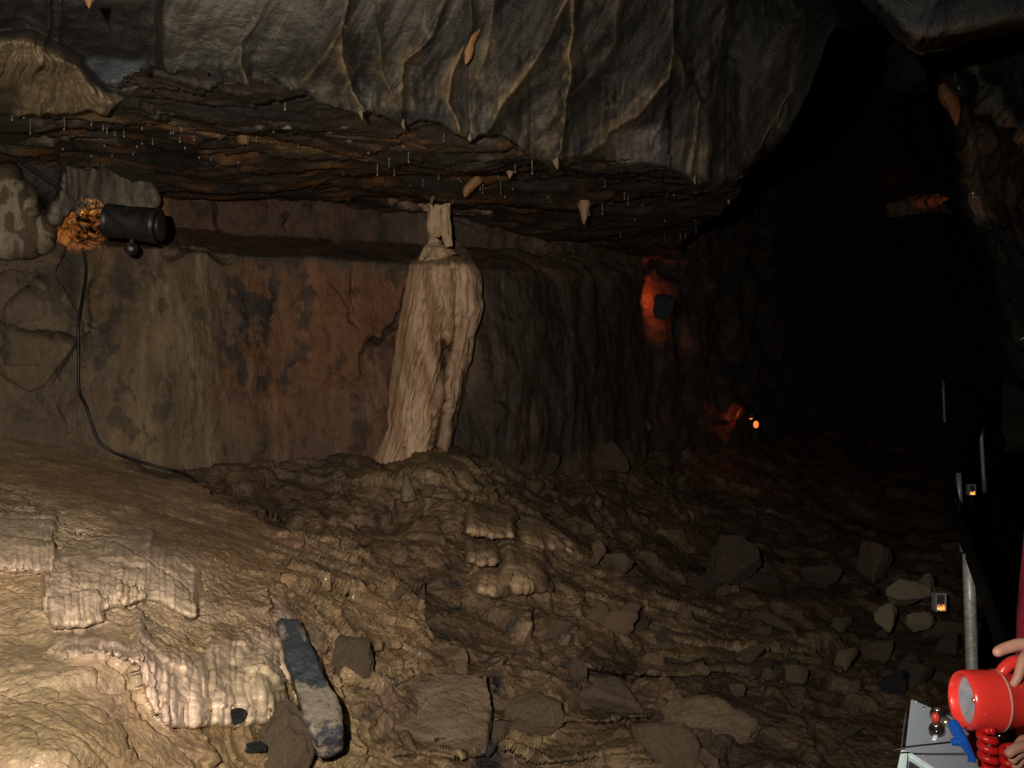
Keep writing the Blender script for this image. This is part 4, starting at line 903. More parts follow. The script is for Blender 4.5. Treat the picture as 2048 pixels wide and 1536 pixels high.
for (a, b, w_, h_), yy in zip(FR, FRY):
    o = link('calcite_fringe', drip([(a, b - h_ * .8, w_ * .4), (a, b - h_ * .2, w_ * .5), (a + 2, b + h_ * .2, w_ * .28), (a + 2, b + h_ * .36, .5)], yy, int(a), 14, .5), mat=M_frg)
    tag(o, 'tan calcite fringe hanging from the lower edge of the grey folds', 'stalactite', 'calcite fringes on the overhang')
# stalagmites
for (a, b, w_, h_, y, lab) in [(812, 985, 15, 46, 5.75, 'short brown stalagmite below the foot of the column'), (1232, 0, 0, 0, 0, '')]:
    if y: tag(link('stalagmite', drip([(a, b - h_ + 8, 2), (a + 1, b - h_ + 14, w_ * .45), (a + 3, b - 10, w_ * .75), (a + 6, b + 16, w_ * 1.2)], y, 3, 18, .2), mat=M_r['mud'].copy()), lab, 'stalagmite')

# ------------------------------------------------------------------ tubes (cables, rails)
def tube(pts, r, seg=10, step=8, cap=True):
    P = [Vector(p) for p in pts]; out = []
    for i in range(len(P) - 1):
        p0 = P[max(i - 1, 0)]; p1 = P[i]; p2 = P[i + 1]; p3 = P[min(i + 2, len(P) - 1)]
        for k in range(step):
            t = k / step; out.append(.5 * ((2 * p1) + (-p0 + p2) * t + (2 * p0 - 5 * p1 + 4 * p2 - p3) * t * t + (-p0 + 3 * p1 - 3 * p2 + p3) * t ** 3))
    out.append(P[-1]); n = len(out); rf = r if callable(r) else (lambda t: r)
    nrm = None; vv = []; ff = []
    for i, c in enumerate(out):
        d = (out[min(i + 1, n - 1)] - out[max(i - 1, 0)]).normalized()
        if nrm is None: nrm = d.orthogonal().normalized()
        nrm = (nrm - d * nrm.dot(d)).normalized(); b = d.cross(nrm); rr = rf(i / (n - 1))
        for j in range(seg): a = 2 * math.pi * j / seg; vv.append(tuple(c + (nrm * math.cos(a) + b * math.sin(a)) * rr))
    for i in range(n - 1):
        for j in range(seg): k = (j + 1) % seg; ff.append((i * seg + j, i * seg + k, (i + 1) * seg + k, (i + 1) * seg + j))
    if cap: ff.append(tuple(range(seg))[::-1]); ff.append(tuple((n - 1) * seg + j for j in range(seg)))
    me = bpy.data.meshes.new('m'); me.from_pydata(vv, [], ff); me.polygons.foreach_set('use_smooth', [True] * len(ff)); return me
M_rub = plain('black_rubber', (.008, .008, .009), rough=.5, mott=.3)
M_galv = plain('galvanised_steel', (.48, .50, .48), rough=.45, metal=.35, mott=.35, bs=60)
cab = [(166, 496), (172, 540), (166, 590), (157, 650), (157, 720), (158, 780), (172, 812), (184, 850), (200, 885), (228, 905), (262, 918), (320, 935), (370, 948), (425, 988)]
cp = []
for i, (a, b) in enumerate(cab):
    p = WALL.look(a, b) if b < 900 else min((WALL.look(a, b), fl_.look(a, b)), key=lambda v: v.y)
    cp.append(at(a, b, p.y - .03))
tag(link('power_cable', tube(cp, .0085), mat=M_rub), 'black cable hanging from the left lamp down the wall to the bank', 'cable')
rail = [(2110, 1560, 3.0), (2040, 1400, 3.5), (1992, 1250, 4.05), (1944, 1118, 4.5), (1915, 1045, 5.6), (1894, 975, 7.2), (1906, 925, 8.6), (1940, 888, 9.8), (1961, 850, 11.2), (1962, 805, 13), (1935, 772, 15.5), (1886, 757, 18), (1830, 722, 22), (1772, 692, 27), (1772, 655, 30), (1815, 628, 33)]
rr_ = empty('handrail', at(1944, 1118, 4.5), 'black flexible handrail winding up beside the path on galvanised posts', 'handrail')
link('rail', tube([at(*q) for q in rail], .027, 12), rr_, M_rub)
for (x0, y0, x1, y1, d, r) in [(1937, 1108, 1952, 1600, 4.55, .027), (1917, 946, 1927, 1145, 8.9, .024), (1961, 848, 1969, 985, 11.25, .024), (1886, 758, 1890, 866, 18.05, .028), (1770, 692, 1770, 768, 27.1, .03), (1817, 632, 1817, 700, 33, .03)]:
    link('post', tube([at(x0, y0, d), at((x0 + x1) / 2, (y0 + y1) / 2, d), at(x1, y1, d)], r, 12, 2), rr_, M_galv)

# ------------------------------------------------------------------ lamps
M_bulb = plain('lit_bulb', (1, .6, .2), emit=(1, .40, .08), es=2.2, mott=0)
M_bulb2 = plain('lit_bulb_red', (1, .4, .2), emit=(1, .22, .05), es=1.1, mott=0)
M_house = plain('dull_metal', (.03, .028, .028), rough=.45, metal=.5, mott=.5, bs=25, bump=.3)
M_hrust = plain('grey_metal', (.12, .135, .15), rough=.5, metal=.3, mott=.4, bs=25)
def lamp(loc, col, e, name='lamp_light', size=.02, parent=None):
    l = bpy.data.lights.new(name, 'POINT'); l.energy = e; l.color = col; l.shadow_soft_size = size
    o = bpy.data.objects.new(name, l); COLL.objects.link(o); o.location = loc
    if parent: o.parent = parent; o.location = Vector(loc) - parent.location
    return o
def spot(loc, to, col, e, deg, parent):
    l = bpy.data.lights.new('lamp_light', 'SPOT'); l.energy = e; l.color = col; l.shadow_soft_size = .015; l.spot_size = math.radians(deg); l.spot_blend = .35
    o = bpy.data.objects.new('lamp_light', l); COLL.objects.link(o); o.parent = parent; o.location = Vector(loc) - parent.location
    o.rotation_euler = (Vector(to) - Vector(loc)).to_track_quat('-Z', 'Y').to_euler(); return o
def halfpipe(a, b, r, a0, a1, th=.006, n=20, flare=1.):
    """shell round the axis a-b, arc from a0 to a1 degrees (0 = towards camera, 90 = up)"""
    ax = (b - a).normalized(); u = Vector((0, -1, 0)); u = (u - ax * u.dot(ax)).normalized(); v = Vector((0, 0, 1)); v = (v - ax * v.dot(ax) - u * v.dot(u)).normalized()
    vv = []; ff = []; m = 9
    for s_, rad in ((0, r), (1, r - th)):
        for j in range(m):
            c = a + (b - a) * (j / (m - 1)); 
            for i in range(n + 1):
                t = math.radians(a0 + (a1 - a0) * i / n); q = rad * (1 + (flare - 1) * (j / (m - 1)) ** 4) * (1 + .02 * math.sin(j * 1.3 + i * .5)); vv.append(tuple(c + (u * math.cos(t) + v * math.sin(t)) * q))
    st = m * (n + 1)
    for j in range(m - 1):
        for i in range(n):
            k = j * (n + 1) + i; ff.append((k, k + 1, k + n + 2, k + n + 1)); k += st; ff.append((k, k + n + 1, k + n + 2, k + 1))
    for j in range(m - 1):
        for i in (0, n): k = j * (n + 1) + i; ff.append((k, k + n + 1, k + n + 1 + st, k + st))
    for j in (0, m - 1):
        for i in range(n): k = j * (n + 1) + i; ff.append((k, k + 1, k + 1 + st, k + st))
    me = bpy.data.meshes.new('m'); me.from_pydata(vv, [], ff); me.polygons.foreach_set('use_smooth', [True] * len(ff)); return me
yl = 5.12
L1 = empty('cave_lamp', at(265, 445, yl), 'dark metal trough lamp throwing orange light on the left wall', 'lamp')
link('housing', halfpipe(at(213, 440, yl), at(318, 452, yl), 33 * yl / F, -100, 172, flare=1.1), L1, M_house)
link('end_cap', ring_mesh([(at(316, 452, yl), .072), (at(323, 453, yl), .074), (at(327, 453, yl), .055)], 20), L1, M_house)
link('bulb', ring_mesh([(at(228, 442, yl), .008), (at(234, 442, yl), .02), (at(244, 443, yl), .022), (at(252, 443, yl), .012)], 12), L1, M_bulb)
link('bracket', tube([at(262, 470, yl + .04), at(264, 490, yl + .05), at(266, 500, yl + .25)], .014, 8, 3), L1, M_house)
link('fixing_plate', ring_mesh([(at(262, 497, yl + .06), .036), (at(262, 497, yl + .075), .036)], 14), L1, M_house)
link('bolt', ring_mesh([(at(262, 497, yl + .045), .013), (at(262, 497, yl + .062), .015)], 10), L1, plain('bolt_green', (.16, .22, .2), rough=.5))
spot(at(222, 446, yl + .02), at(184, 442, yl + .26), (1, .38, .06), 34, 36, L1)
# lamp behind a boulder on the dark wall
pw = WALL.look(1315, 600)
def hidden(name_l, px, py, dD, col, e, lab, blocker=None, P=None, fx=True, bx=0, by=0, bs=9, bd=0, aim=None, deg=125):
    p = (P or WALL).look(px, py); y = p.y - dD; loc = at(px, py, y)
    o = empty('cave_lamp', loc, lab, 'lamp')
    if fx:
        link('housing', halfpipe(at(px + bx - bs, py + by, y - bd), at(px + bx + bs, py + by, y - bd), bs * .9 * y / F, -95, 120), o, M_house)
        link('bulb', ring_mesh([(at(px - 3, py, y), .012), (at(px, py, y), .02), (at(px + 3, py, y), .012)], 8), o, M_bulb2)
    spot(loc + Vector((0, .02, 0)), aim or loc + Vector((0, 1, -.15)), col, e, deg, o); return o
hidden('l', 1322, 596, .38, (1, .13, .03), 8, 'orange lamp hidden behind a dark rock on the right wall', bs=9, bd=.05, deg=150)
rock(1334, 608, 58, 62, 'black', 'dark rock shading the orange lamp on the right wall', P=Vector((0, pw.y, 0)), dD=.62, dep=.5, seed=4)
hidden('l', 1502, 836, .45, (1, .12, .03), 1.3, 'small orange lamp glowing on the far slope', aim=WALL.look(1420, 790), deg=100, bs=7, by=-6, bd=.1)
o = link('lamp_glow_bulb', ring_mesh([(at(1512, 842, 10.6), .012), (at(1512, 846, 10.6), .028), (at(1512, 852, 10.6), .028), (at(1512, 856, 10.6), .012)], 10), mat=M_bulb2)
o.name = 'lit_bulb'; tag(o, 'bare orange bulb at the lower end of the glowing slope', 'lamp')
hidden('l', 1395, 758, .25, (1, .15, .04), 7, 'dim red-orange lamp higher up the glowing slope', P=fl_, bs=7, bd=.1) if False else None
# streak far up in the passage
Lq = empty('cave_lamp', at(1912, 392, 15), 'distant red-orange lamp lighting a ledge high in the passage', 'lamp')
link('housing', halfpipe(at(1906, 388, 15), at(1930, 388, 15), .08, -90, 120), Lq, M_house)
link('bulb', ring_mesh([(at(1909, 390, 15.02), .01), (at(1914, 390, 15.02), .03), (at(1919, 390, 15.02), .01)], 8), Lq, M_bulb2)
spot(at(1912, 397, 15.0), at(1860, 393, 15.9), (1, .14, .035), 8, 26, Lq)
tag(link('rock_ledge', slab([(1770, 408, 16.4), (1850, 398, 15.9), (1908, 402, 15.3), (1908, 386, 15.5), (1840, 388, 16.2), (1780, 396, 16.7)], 0, 0, .25, 5), mat=M_r['mud']), 'distant ledge lit red-orange high in the dark passage', 'rock ledge')
Lr = empty('cave_lamp', at(2052, 318, 6.9), 'orange lamp lighting the rock at the right edge', 'lamp')
link('housing', halfpipe(at(2050, 312, 6.75), at(2085, 312, 6.75), .06, -95, 120), Lr, M_house)
link('bulb', ring_mesh([(at(2056, 316, 6.85), .01), (at(2061, 316, 6.85), .02), (at(2066, 316, 6.85), .01)], 8), Lr, M_bulb)
spot(at(2056, 322, 6.60), at(2036, 330, 6.9), (1, .22, .05), 4, 60, Lr)
# candle boxes
M_fr = plain('box_frame', (.42, .45, .45), rough=.4, mott=.2); M_gl = plain('dark_glass', (.08, .085, .09), rough=.15, mott=.2)
def cbox(px, py, w_, h_, y, lab):
    o = empty('light_box', at(px, py + h_ / 2, y), lab, 'lamp'); s_ = y / F
    import bmesh
    def bx(x0, y0, x1, y1, d0, d1):
        a = at(x0, y0, y); b = at(x1, y1, y); vv = [(x, yy, z) for x in (a.x, b.x) for yy in (y + d0, y + d1) for z in (b.z, a.z)]
        return vv, [(0, 1, 3, 2), (4, 6, 7, 5), (0, 4, 5, 1), (2, 3, 7, 6), (0, 2, 6, 4), (1, 5, 7, 3)]
    def ml(bs):
        V_ = []; F_ = []
        for b in bs:
            k = len(V_); V_ += b[0]; F_ += [tuple(i + k for i in f) for f in b[1]]
        me = bpy.data.meshes.new('m'); me.from_pydata(V_, [], F_); return me
    x0, x1, y0, y1 = px - w_ / 2, px + w_ / 2, py - h_ / 2, py + h_ / 2; t = w_ * .12
    link('frame', ml([bx(x0, y0, x0 + t, y1, 0, .06), bx(x1 - t, y0, x1, y1, 0, .06), bx(x0 + t, y0, x1 - t, y0 + t, 0, .06), bx(x0 + t, y1 - t, x1 - t, y1, 0, .06)]), o, M_fr)
    link('back_panel', ml([bx(x0 + t, y0 + t, x1 - t, y1 - t, .045, .055)]), o, M_hrust)
    link('pane', ml([bx(x0 + t, y0 + t, x1 - t, py + h_ * .12, .012, .018)]), o, M_gl)
    for k in range(3):
        c = (x0 + w_ * (.25 + .25 * k), y1 - h_ * (.16 + .05 * (k % 2)))
        link('bulb', ring_mesh([(at(c[0], c[1] - h_ * .05, y + .03), w_ * .04 * s_), (at(c[0], c[1], y + .03), w_ * .09 * s_), (at(c[0], c[1] + h_ * .05, y + .03), w_ * .04 * s_)], 8), o, M_bulb)
    lamp(at(px, y1 - h_ * .2, y + .028), (1, .3, .06), .10, parent=o, size=.01)
cbox(1882, 1205, 22, 36, 6.6, 'small framed light box with orange glow beside the pale rocks')
cbox(1945, 980, 14, 22, 9.6, 'smaller distant light box glowing orange behind the handrail')
for (a, b, y, lab) in [(1869, 692, 24, 'tiny pale light point far up the passage'), (1768, 762, 24, 'tiny red light point at the foot of the farthest post')]:
    tag(link('distant_lamp', ring_mesh([(at(a, b - 2, y), .01), (at(a, b, y), .022), (at(a, b + 2, y), .01)], 8), mat=M_bulb if b < 700 else M_bulb2), lab, 'lamp')

# ------------------------------------------------------------------ equipment panel
M_plate = plain('grey_plate', (.25, .29, .35), rough=.42, metal=.1, mott=.08, bs=300)
M_edge = plain('pale_edge', (.55, .68, .70), rough=.4, mott=.1)
M_foam = plain('black_foam', (.03, .022, .035), rough=.8, mott=.6, bs=60, bump=.8)
M_blk = plain('black_plastic', (.012, .011, .011), rough=.12, coat=1.)
M_red = plain('red_plastic', (.62, .035, .02), rough=.32, coat=.3, mott=.12, bs=20)
M_redc = plain('red_cord', (.55, .012, .012), rough=.35, coat=.2)
M_blue = plain('blue_plastic', (.01, .08, .42), rough=.22, coat=.4)
M_chr = plain('chrome', (.75, .75, .78), rough=.14, metal=1., mott=.05)
M_brs = plain('rivet_metal', (.5, .45, .38), rough=.25, metal=.9)
gz = -1.62; NK = .84
def an(px, py, y): return at(px, py, y * NK)
TL, TR, BR, BL = an(1822, 1397, 1.80), an(2110, 1525, 1.58), an(2080, 1700, 1.42), an(1800, 1590, 1.58)
def on(u, v, h=0.):
    p = TL.lerp(TR, u).lerp(BL.lerp(BR, u), v); return p + PN * h
PN = (TR - TL).cross(BL - TL).normalized()
if PN.y > 0: PN = -PN
def quadbox(a, b, c, d, nrm, th):
    vv = [tuple(q) for q in (a, b, c, d)] + [tuple(q - nrm * th) for q in (a, b, c, d)]
    import bmesh
    bm = bmesh.new(); V_ = [bm.verts.new(v) for v in vv]
    for f in ((0, 1, 2, 3), (7, 6, 5, 4), (0, 4, 5, 1), (1, 5, 6, 2), (2, 6, 7, 3), (3, 7, 4, 0)): bm.faces.new([V_[i] for i in f])
    bmesh.ops.recalc_face_normals(bm, faces=bm.faces); bmesh.ops.bevel(bm, geom=list(bm.edges), offset=min(.0015, th * .3), segments=2, affect='EDGES')
    me = bpy.data.meshes.new('m'); bm.to_mesh(me); bm.free(); return me

box = empty('equipment_case', Vector((.66, 1.42, gz)), 'grey metal equipment case with riveted panel and red coiled cords at lower right', 'equipment case')
link('panel', quadbox(on(0, 0), on(1, 0), on(1, 1), on(0, 1), PN, .004), box, M_plate)
link('back_panel', quadbox(on(-.02, .03, -.02), on(.98, .03, -.02), on(.98, 1, -.02), on(-.02, 1, -.02), PN, .12), box, M_hrust)
link('pale_frame', quadbox(on(.03, .62, .012), on(.62, .80, .012), on(.60, .85, .012), on(.04, .67, .012), PN, .012), box, M_edge)
link('pale_frame', quadbox(on(-.02, .64, .012), on(.03, .62, .012), on(.04, 1.1, .012), on(-.05, 1.1, .012), PN, .012), box, M_edge)
link('foam_lining', quadbox(on(.045, .675, .006), on(.60, .855, .006), on(.60, 1.15, .006), on(.045, 1.15, .006), PN, .01), box, M_foam)
link('stand_leg', tube([Vector((.69, 1.56, -.72)), Vector((.69, 1.56, -1.2)), Vector((.69, 1.56, gz - .05))], .02, 10, 2), box, M_hrust)
link('stand_leg', tube([Vector((.86, 1.50, -.78)), Vector((.86, 1.50, -1.2)), Vector((.86, 1.50, gz - .05))], .02, 10, 2), box, M_hrust)
link('edge_strip', tube([an(1813, 1420, 1.84), an(1806, 1470, 1.80), an(1800, 1530, 1.76)], .0012, 6, 3), box, M_brs)
def disk(c, nrm, r, h, seg=16, dome=.6):
    return ring_mesh([(c, r), (c + nrm * h * .6, r * .98), (c + nrm * h, r * dome)], seg)
def pix(px, py, h=0.):
    d = at(px, py, 1); t = TL.dot(PN) / d.dot(PN); return d * t + PN * h
for (a, b) in [(1848, 1417), (1846, 1510), (1832, 1403)]:
    link('rivet', disk(pix(a, b), PN, .0028, .002, 10), box, M_brs)
for (a, b) in [(1876, 1434), (1874, 1466), (2000, 1475)]:
    link('knob', disk(pix(a, b), PN, .0115, .012, 20, .75), box, M_blk)
    link('knob_cap', disk(pix(a, b, .0125), PN, .005, .003, 12), box, M_brs)
link('red_button', disk(pix(1872, 1443), PN, .006, .014, 12), box, plain('red_button', (.5, .05, .03), rough=.3))
link('socket', disk(pix(1892, 1448), PN, .008, .01, 14), box, M_brs)
link('socket', disk(pix(1922, 1452, .004), PN, .010, .02, 14), box, M_redc)
link('metal_tab', quadbox(pix(1871, 1464, .004), pix(1880, 1463, .004), pix(1873, 1484, .004), pix(1864, 1484, .004), PN, .002), box, plain('tab_white', (.8, .78, .85), rough=.3))
def coil(px, py0, py1, y, R, r, turns, lab):
    pts = []; n = int(turns * 12)
    for i in range(n + 1):
        t = i / n; c = an(px + 4 * math.sin(t * 3), py0 + (py1 - py0) * t, y); a = 2 * math.pi * turns * t
        pts.append(c + Vector((math.cos(a) * R, math.sin(a) * R, 0)))
    link(lab, tube(pts, r, 8, 3), box, M_redc)
coil(1974, 1462, 1640, 1.52, .0085, .0052, 9, 'coiled_cord'); coil(2016, 1494, 1640, 1.5, .0070, .0048, 8, 'coiled_cord')
# T-handle key
key = empty('hex_key', an(1925, 1490, 1.5), 'blue T-handled hex key with a thin black rod lying across the grey panel', 'tool')
link('handle', tube([an(1905, 1444, 1.53), an(1912, 1458, 1.52), an(1928, 1486, 1.50), an(1942, 1512, 1.48), an(1944, 1524, 1.475)], lambda t: .0062 + .0018 * math.sin(t * 6), 14, 5), key, M_blue)
link('stem', tube([an(1928, 1487, 1.50), an(1916, 1483, 1.505), an(1904, 1484, 1.51)], lambda t: .0060 - .0012 * t, 12, 4), key, M_blue)
link('rod', tube([an(1905, 1484, 1.51), an(1850, 1490, 1.55), an(1800, 1496, 1.60), an(1786, 1500, 1.61)], .0013, 8, 4), key, M_blk)

# ------------------------------------------------------------------ red lantern
lens_m = plain('lens_glass', (.8, .85, .9), rough=.05, mott=0); lens_m.node_tree.nodes['Principled BSDF'].inputs['Alpha'].default_value = .12
Lt = empty('hand_lantern', an(1970, 1462, 1.7), 'scuffed red plastic hand lantern aimed to the left, held from above', 'lantern')
AX = Vector((.99, .05, -.03)).normalized()       # from the lens backwards
C0 = an(1929, 1400, 1.62)
def lt(prof, seg=48):
    e1 = AX.cross(Vector((0, 0, 1))).normalized(); e2 = AX.cross(e1); vv = []; ff = []
    for a, r in prof:
        for i in range(seg): t = 2 * math.pi * i / seg; vv.append(tuple(C0 + AX * a * NK + (e1 * math.cos(t) + e2 * math.sin(t)) * r))
    for k in range(len(prof) - 1):
        for i in range(seg): j = (i + 1) % seg; ff.append((k * seg + i, k * seg + j, (k + 1) * seg + j, (k + 1) * seg + i))
    me = bpy.data.meshes.new('m'); me.from_pydata(vv, [], ff); me.polygons.foreach_set('use_smooth', [True] * len(ff)); return me
R0 = .0475 * NK
M_redw = rock_mat('worn_red_plastic', (.78, .042, .032), rough=.3, rvar=.08, bump=.03, bscale=60, mott=.06, fine=200, dirt=((.60, .42, .24), 55, .625))
link('head', lt([(.012, R0 * .80), (-.002, R0 * .84), (-.006, R0 * .91), (-.004, R0 * .96), (.002, R0), (.010, R0 * 1.01), (.028, R0 * 1.01), (.046, R0 * 1.01), (.050, R0 * 1.04), (.053, R0 * 1.04), (.056, R0 * .99), (.075, R0 * .93), (.095, R0 * .84), (.12, R0 * .80), (.19, R0 * .80), (.195, R0 * .7), (.196, .001)]), Lt, M_redw)
link('trim_ring', lt([(.0505, R0 * 1.045), (.0515, R0 * 1.052), (.0535, R0 * 1.045)]), Lt, plain('pale_ring', (.6, .42, .33), rough=.4))
link('reflector', lt([(.010, R0 * .80), (.016, R0 * .62), (.024, R0 * .36), (.030, R0 * .14), (.031, .0005)]), Lt, plain('reflector', (.5, .56, .64), rough=.3, metal=.55, mott=.25, bs=80))
link('lens', lt([(.007, R0 * .82), (.004, R0 * .4), (.003, .0005)]), Lt, lens_m)
link('lamp_bulb', lt([(.026, .0035), (.016, .0045), (.012, .003), (.011, .0003)], 12), Lt, M_brs)
up = Vector((0, 0, 1)); 
hp = [C0 + AX * .052 + up * R0 * .95, C0 + AX * .058 + up * (R0 + .006), C0 + AX * .075 + up * (R0 + .014), C0 + AX * .12 + up * (R0 + .010), C0 + AX * .17 + up * (R0 + .004), C0 + AX * .19 + up * R0 * .7]
link('handle', tube(hp, .0085, 12, 5), Lt, M_redw)
link('base_foot', quadbox(C0 + AX * .10 - up * R0 * .7, C0 + AX * .135 - up * R0 * .7, C0 + AX * .125 - up * (R0 + .03), C0 + AX * .108 - up * (R0 + .03), Vector((-.3, -1, 0)).normalized(), .03), Lt, M_redw)

# ------------------------------------------------------------------ the person beside the case, mostly outside the frame
def skin(name, verts, edges, rad, parent, mat, sub=2, root=0):
    me = bpy.data.meshes.new(name); me.from_pydata([tuple(Vector(v) - parent.location) for v in verts], edges, [])
    o = bpy.data.objects.new(name, me); COLL.objects.link(o); o.parent = parent
    m = o.modifiers.new('s', 'SKIN'); m.use_smooth_shade = True
    for i, r in enumerate(rad):
        d = me.skin_vertices[0].data[i]; d.radius = (r, r) if not isinstance(r, tuple) else r; d.use_root = (i == root)
    o.modifiers.new('d', 'SUBSURF').levels = sub; o.modifiers['d'].render_levels = sub
    me.materials.append(mat); return o
M_skin = rock_mat('skin', (.62, .33, .25), rough=.45, rvar=.06, bump=.08, bscale=200, mott=.1, fine=500)
M_jack = plain('crimson_jacket', (.36, .012, .045), rough=.75, mott=.15, bs=90, bump=.4)
M_trou = plain('dark_trousers', (.02, .022, .03), rough=.85, mott=.2, bump=.4)
M_hair = plain('brown_hair', (.05, .03, .018), rough=.6, mott=.4, bump=.6)
pr = empty('person', Vector((1.0, 1.66, gz)), 'person in a crimson jacket at the right edge gripping the red lantern', 'person')
px0, py0 = .975, 1.64
Hn = C0 + AX * .125 + up * (R0 + .030)
Wr = Hn + Vector((.075, .04, .035)); El = Vector((1.05, 1.80, -.44)); Sh = Vector((1.10, 1.86, -.13))
Wr2 = at(2130, 1500, 1.26); El2 = Vector((1.03, 1.40, -.52)); Sh2 = Vector((1.11, 1.47, -.13))
pel = Vector((px0, py0, -.66))
V_ = [pel, Vector((px0 + .02, py0, -.45)), Vector((px0 + .09, py0 - .01, -.18)), Vector((px0 + .11, py0, -.10)), Vector((px0 + .105, py0 - .01, .0)), Vector((px0 + .085, py0 - .02, .07)),
      Sh, El, Wr, Hn + Vector((.02, .005, .012)), Sh2, El2, Wr2, at(2082, 1500, 1.25),
      Vector((px0 - .02, py0 - .10, -.72)), Vector((px0 - .01, py0 - .10, -1.14)), Vector((px0, py0 - .11, gz + .07)), Vector((px0 + -.14, py0 - .11, gz + .03)),
      Vector((px0 - .02, py0 + .10, -.72)), Vector((px0 - .01, py0 + .10, -1.14)), Vector((px0, py0 + .11, gz + .07)), Vector((px0 - .14, py0 + .11, gz + .03))]
V_ += [Vector((px0 + .08, py0 - .02, .135)), Vector((px0 + .09, py0 - .02, .20))]
E_ = [(5, 22), (22, 23), (0, 1), (1, 2), (2, 3), (3, 4), (4, 5), (2, 6), (6, 7), (7, 8), (8, 9), (2, 10), (10, 11), (11, 12), (12, 13), (0, 14), (14, 15), (15, 16), (16, 17), (0, 18), (18, 19), (19, 20), (20, 21)]
R_ = [.13, .12, .13, .062, .058, (.075, .068), .055, .042, .026, (.032, .02), .055, .042, .026, (.032, .02), .085, .055, .042, .036, .085, .055, .042, .036, (.098, .082), (.072, .064)]
skin('body', V_, E_, R_, pr, M_skin)
jv = [Vector((px0, py0, -.74)), V_[1], V_[2], Vector((px0 + .11, py0, -.045)), Sh, El, El.lerp(Wr, .55), El.lerp(Wr, .80), Sh2, El2, El2.lerp(Wr2, .72)]
skin('jacket', jv, [(0, 1), (1, 2), (2, 3), (2, 4), (4, 5), (5, 6), (6, 7), (2, 8), (8, 9), (9, 10)], [.165, .16, .165, .085, .10, .068, .056, .052, .085, .066, .052], pr, M_jack)
skin('trousers', [Vector((px0, py0, -.68))] + [V_[i] for i in (14, 15)] + [V_[16] + Vector((0, 0, .04))] + [V_[i] for i in (18, 19)] + [V_[20] + Vector((0, 0, .04))],
     [(0, 1), (1, 2), (2, 3), (0, 4), (4, 5), (5, 6)], [.15, .105, .075, .06, .105, .075, .06], pr, M_trou)
hc = Vector((px0 + .082, py0 - .02, .13))
hv, hf = IV3.copy(), IF3
hr = hv * np.array([.104, .088, .098]) * (1 + .05 * fbm(hv[:, 0] * 3, hv[:, 1] * 3, hv[:, 2] * 9, 3))[:, None] + np.array([.010, 0, .032]); hm = (hv[:, 2] > -.55) & ((hv[:, 0] > -.05) | (hv[:, 2] > .42))
me = bpy.data.meshes.new('m'); keep = [f for f in hf if all(hm[i] for i in f)]; me.from_pydata((hr + np.array(hc)).tolist(), [], keep); me.polygons.foreach_set('use_smooth', [True] * len(keep))
link('hair', me, pr, M_hair)
skin('nose', [hc + Vector((-.076, 0, .005)), hc + Vector((-.094, 0, -.028)), hc + Vector((-.080, 0, -.036))], [(0, 1), (1, 2)], [.008, .013, .010], pr, M_skin)
for s_ in (-1, 1):
    link('eye', ring_mesh([(hc + Vector((-.066, s_ * .030, .008)), .008), (hc + Vector((-.074, s_ * .030, .008)), .011), (hc + Vector((-.081, s_ * .030, .008)), .005)], 12), pr, plain('eye', (.6, .58, .55), rough=.2))
    skin('ear', [hc + Vector((.01, s_ * .078, .02)), hc + Vector((.012, s_ * .084, -.02))], [(0, 1)], [(.02, .008), (.014, .007)], pr, M_skin)
link('mouth', tube([hc + Vector((-.066, -.024, -.064)), hc + Vector((-.075, 0, -.062)), hc + Vector((-.066, .024, -.064))], .0055, 8, 4), pr, plain('lips', (.4, .13, .1), rough=.4))
# fingers: far hand wraps the lantern handle, near hand reaches for the cord
def fing(pts, r, name='finger'):
    n = len(pts); skin(name, pts, [(i, i + 1) for i in range(n - 1)], [r * (1.08 - .12 * i) for i in range(n)], pr, M_skin)
T0 = C0 + AX * .06 + up * (R0 + .012)
for k in range(4):
    b = T0 + AX * (.018 + k * .019); s_ = (1, 1.08, 1.02, .85)[k]
    fing([Hn + AX * (-.005 + .012 * k) + Vector((.02, .01, .010)), b + AX * .010 + Vector((.012, .006, .020)), b + Vector((-.004, -.016 * s_, .010)), b + AX * -.006 + Vector((-.010, -.026 * s_, -.012)), b + AX * -.012 + Vector((-.012, -.024 * s_, -.026))], .0088)
fing([Hn + Vector((.01, .02, .0)), T0 + AX * .03 + Vector((.0, .024, .02)), T0 + AX * .0 + Vector((0, .02, .012)), T0 + AX * -.012 + Vector((0, .012, .008))], .010, 'thumb')
Q = at(2075, 1500, 1.24)
for k in range(4):
    e = at(2012 + 8 * k, 1512 + 14 * k, 1.22 + .012 * k)
    fing([Q + Vector((.01, 0, -.006 * k)), Q.lerp(e, .4) + Vector((0, -.004, .010)), Q.lerp(e, .75) + Vector((0, -.002, .008)), e], .0082)
fing([Q + Vector((.01, 0, .0)), at(2050, 1478, 1.24), at(2034, 1500, 1.235), at(2022, 1518, 1.235)], .0092, 'thumb')

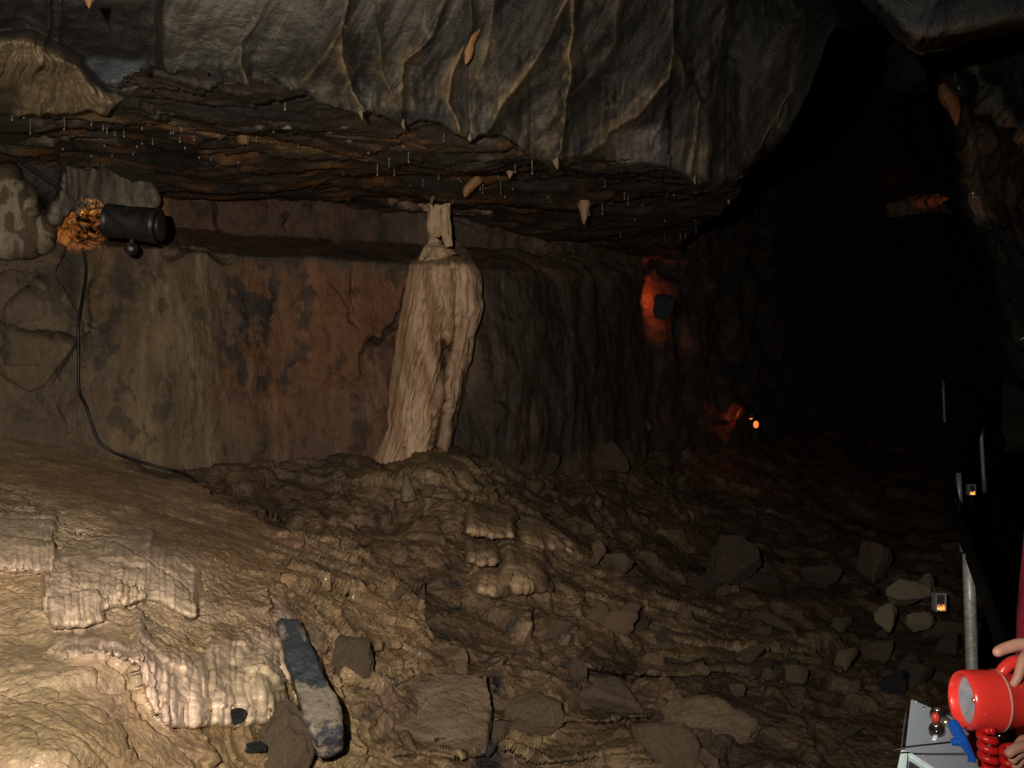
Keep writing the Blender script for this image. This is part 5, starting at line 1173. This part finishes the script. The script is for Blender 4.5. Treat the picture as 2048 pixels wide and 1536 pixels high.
# ------------------------------------------------------------------ say of each small repeat which one it is
LM = [('the finger-shaped stone', 1195, 1108), ('the flat mud slab', 860, 1410), ('the ribbed flowstone boss', 985, 1048), ('the squat brown block', 1246, 1128), ('the big dim upright boulder', 1460, 1130), ('the candle-lit box', 1882, 1205),
      ('the tall dim slab', 1750, 1125), ('the column foot', 840, 925), ('the large rounded boulder', 1420, 1450), ('the black hollow', 1400, 1350), ('the short brown stalagmite', 812, 970), ('the near handrail post', 1940, 1300), ('the glowing far slope', 1500, 850),
      ('the pale triangular block', 1772, 1235), ('the grey equipment panel', 1850, 1440), ('the cable end', 430, 985), ('the low dim boulder', 1650, 1150), ('the long spotted boulder', 1222, 1395), ('the flat tilted slab', 1550, 1245)]
LC = [('the column stub', 880, 420), ('the fat pinkish stalactite', 1168, 425), ('the orange-pink stalactite', 1018, 338), ('the metal trough lamp', 265, 445), ('the left tan drapery', 120, 180), ('the orange tongue', 945, 80), ('the right grey fold', 1455, 385), ('the brown stalactite cluster', 940, 375), ('the dark slot in the ceiling', 350, 305)]
ORD = ['nearest', 'second nearest', 'third nearest', 'fourth nearest', 'fifth nearest', 'sixth nearest', 'seventh nearest', 'eighth nearest', 'ninth nearest', 'tenth nearest', 'eleventh nearest', 'twelfth nearest']
def where(dx, dy):
    a = math.degrees(math.atan2(-dy, dx)) % 360
    return ['right of', 'above right of', 'above', 'above left of', 'left of', 'below left of', 'below', 'below right of'][int((a + 22.5) // 45) % 8]
COLW = {'mud': 'muddy brown', 'dark': 'dim brown', 'grey': 'greyish', 'tan': 'tan coated', 'pale': 'pale', 'black': 'black'}
bk = {}
for o in list(SC.objects):
    if o.parent or not o.get('group'): continue
    g = o['group']
    if g.startswith('rubble') or g.startswith('stones') or g.startswith('coated'):
        x, y, w_, h_ = o['_p']; ss = (w_ * h_) ** .5; sz = 'tiny' if ss < 22 else 'small' if ss < 34 else 'middling' if ss < 52 else 'large'
        shp = 'flat' if w_ > 1.7 * h_ else 'blocky' if w_ < 1.25 * h_ else 'broad'
        base = '%s %s %s stone' % (sz, shp, COLW[o['_m']]); L_ = LM
    elif g.startswith('straw') or g.startswith('water') or g.startswith('calcite'):
        c = o.location if o.type == 'EMPTY' else Vector(o.bound_box[0]); x = 1024 + F * c.x / c.y; y = 768 - F * c.z / c.y
        base = {'s': 'pale straw stalactite', 'w': 'glistening water drop', 'c': 'tan calcite fringe'}[g[0]]; L_ = LC
    else: continue
    n_, lx, ly_ = min(L_, key=lambda q: math.hypot(q[1] - x, q[2] - y)); d_ = where(x - lx, y - ly_)
    bk.setdefault((base, n_, d_), []).append((math.hypot(x - lx, y - ly_), o))
for (base, n_, d_), lst in bk.items():
    lst.sort(key=lambda q: q[0])
    for i, (q, o) in enumerate(lst):
        o['label'] = '%s %s %s' % (base, d_, n_) + ('' if len(lst) == 1 else ', ' + ORD[min(i, 11)])
for o in SC.objects:
    for k in ('_p', '_m'):
        if k in o: del o[k]
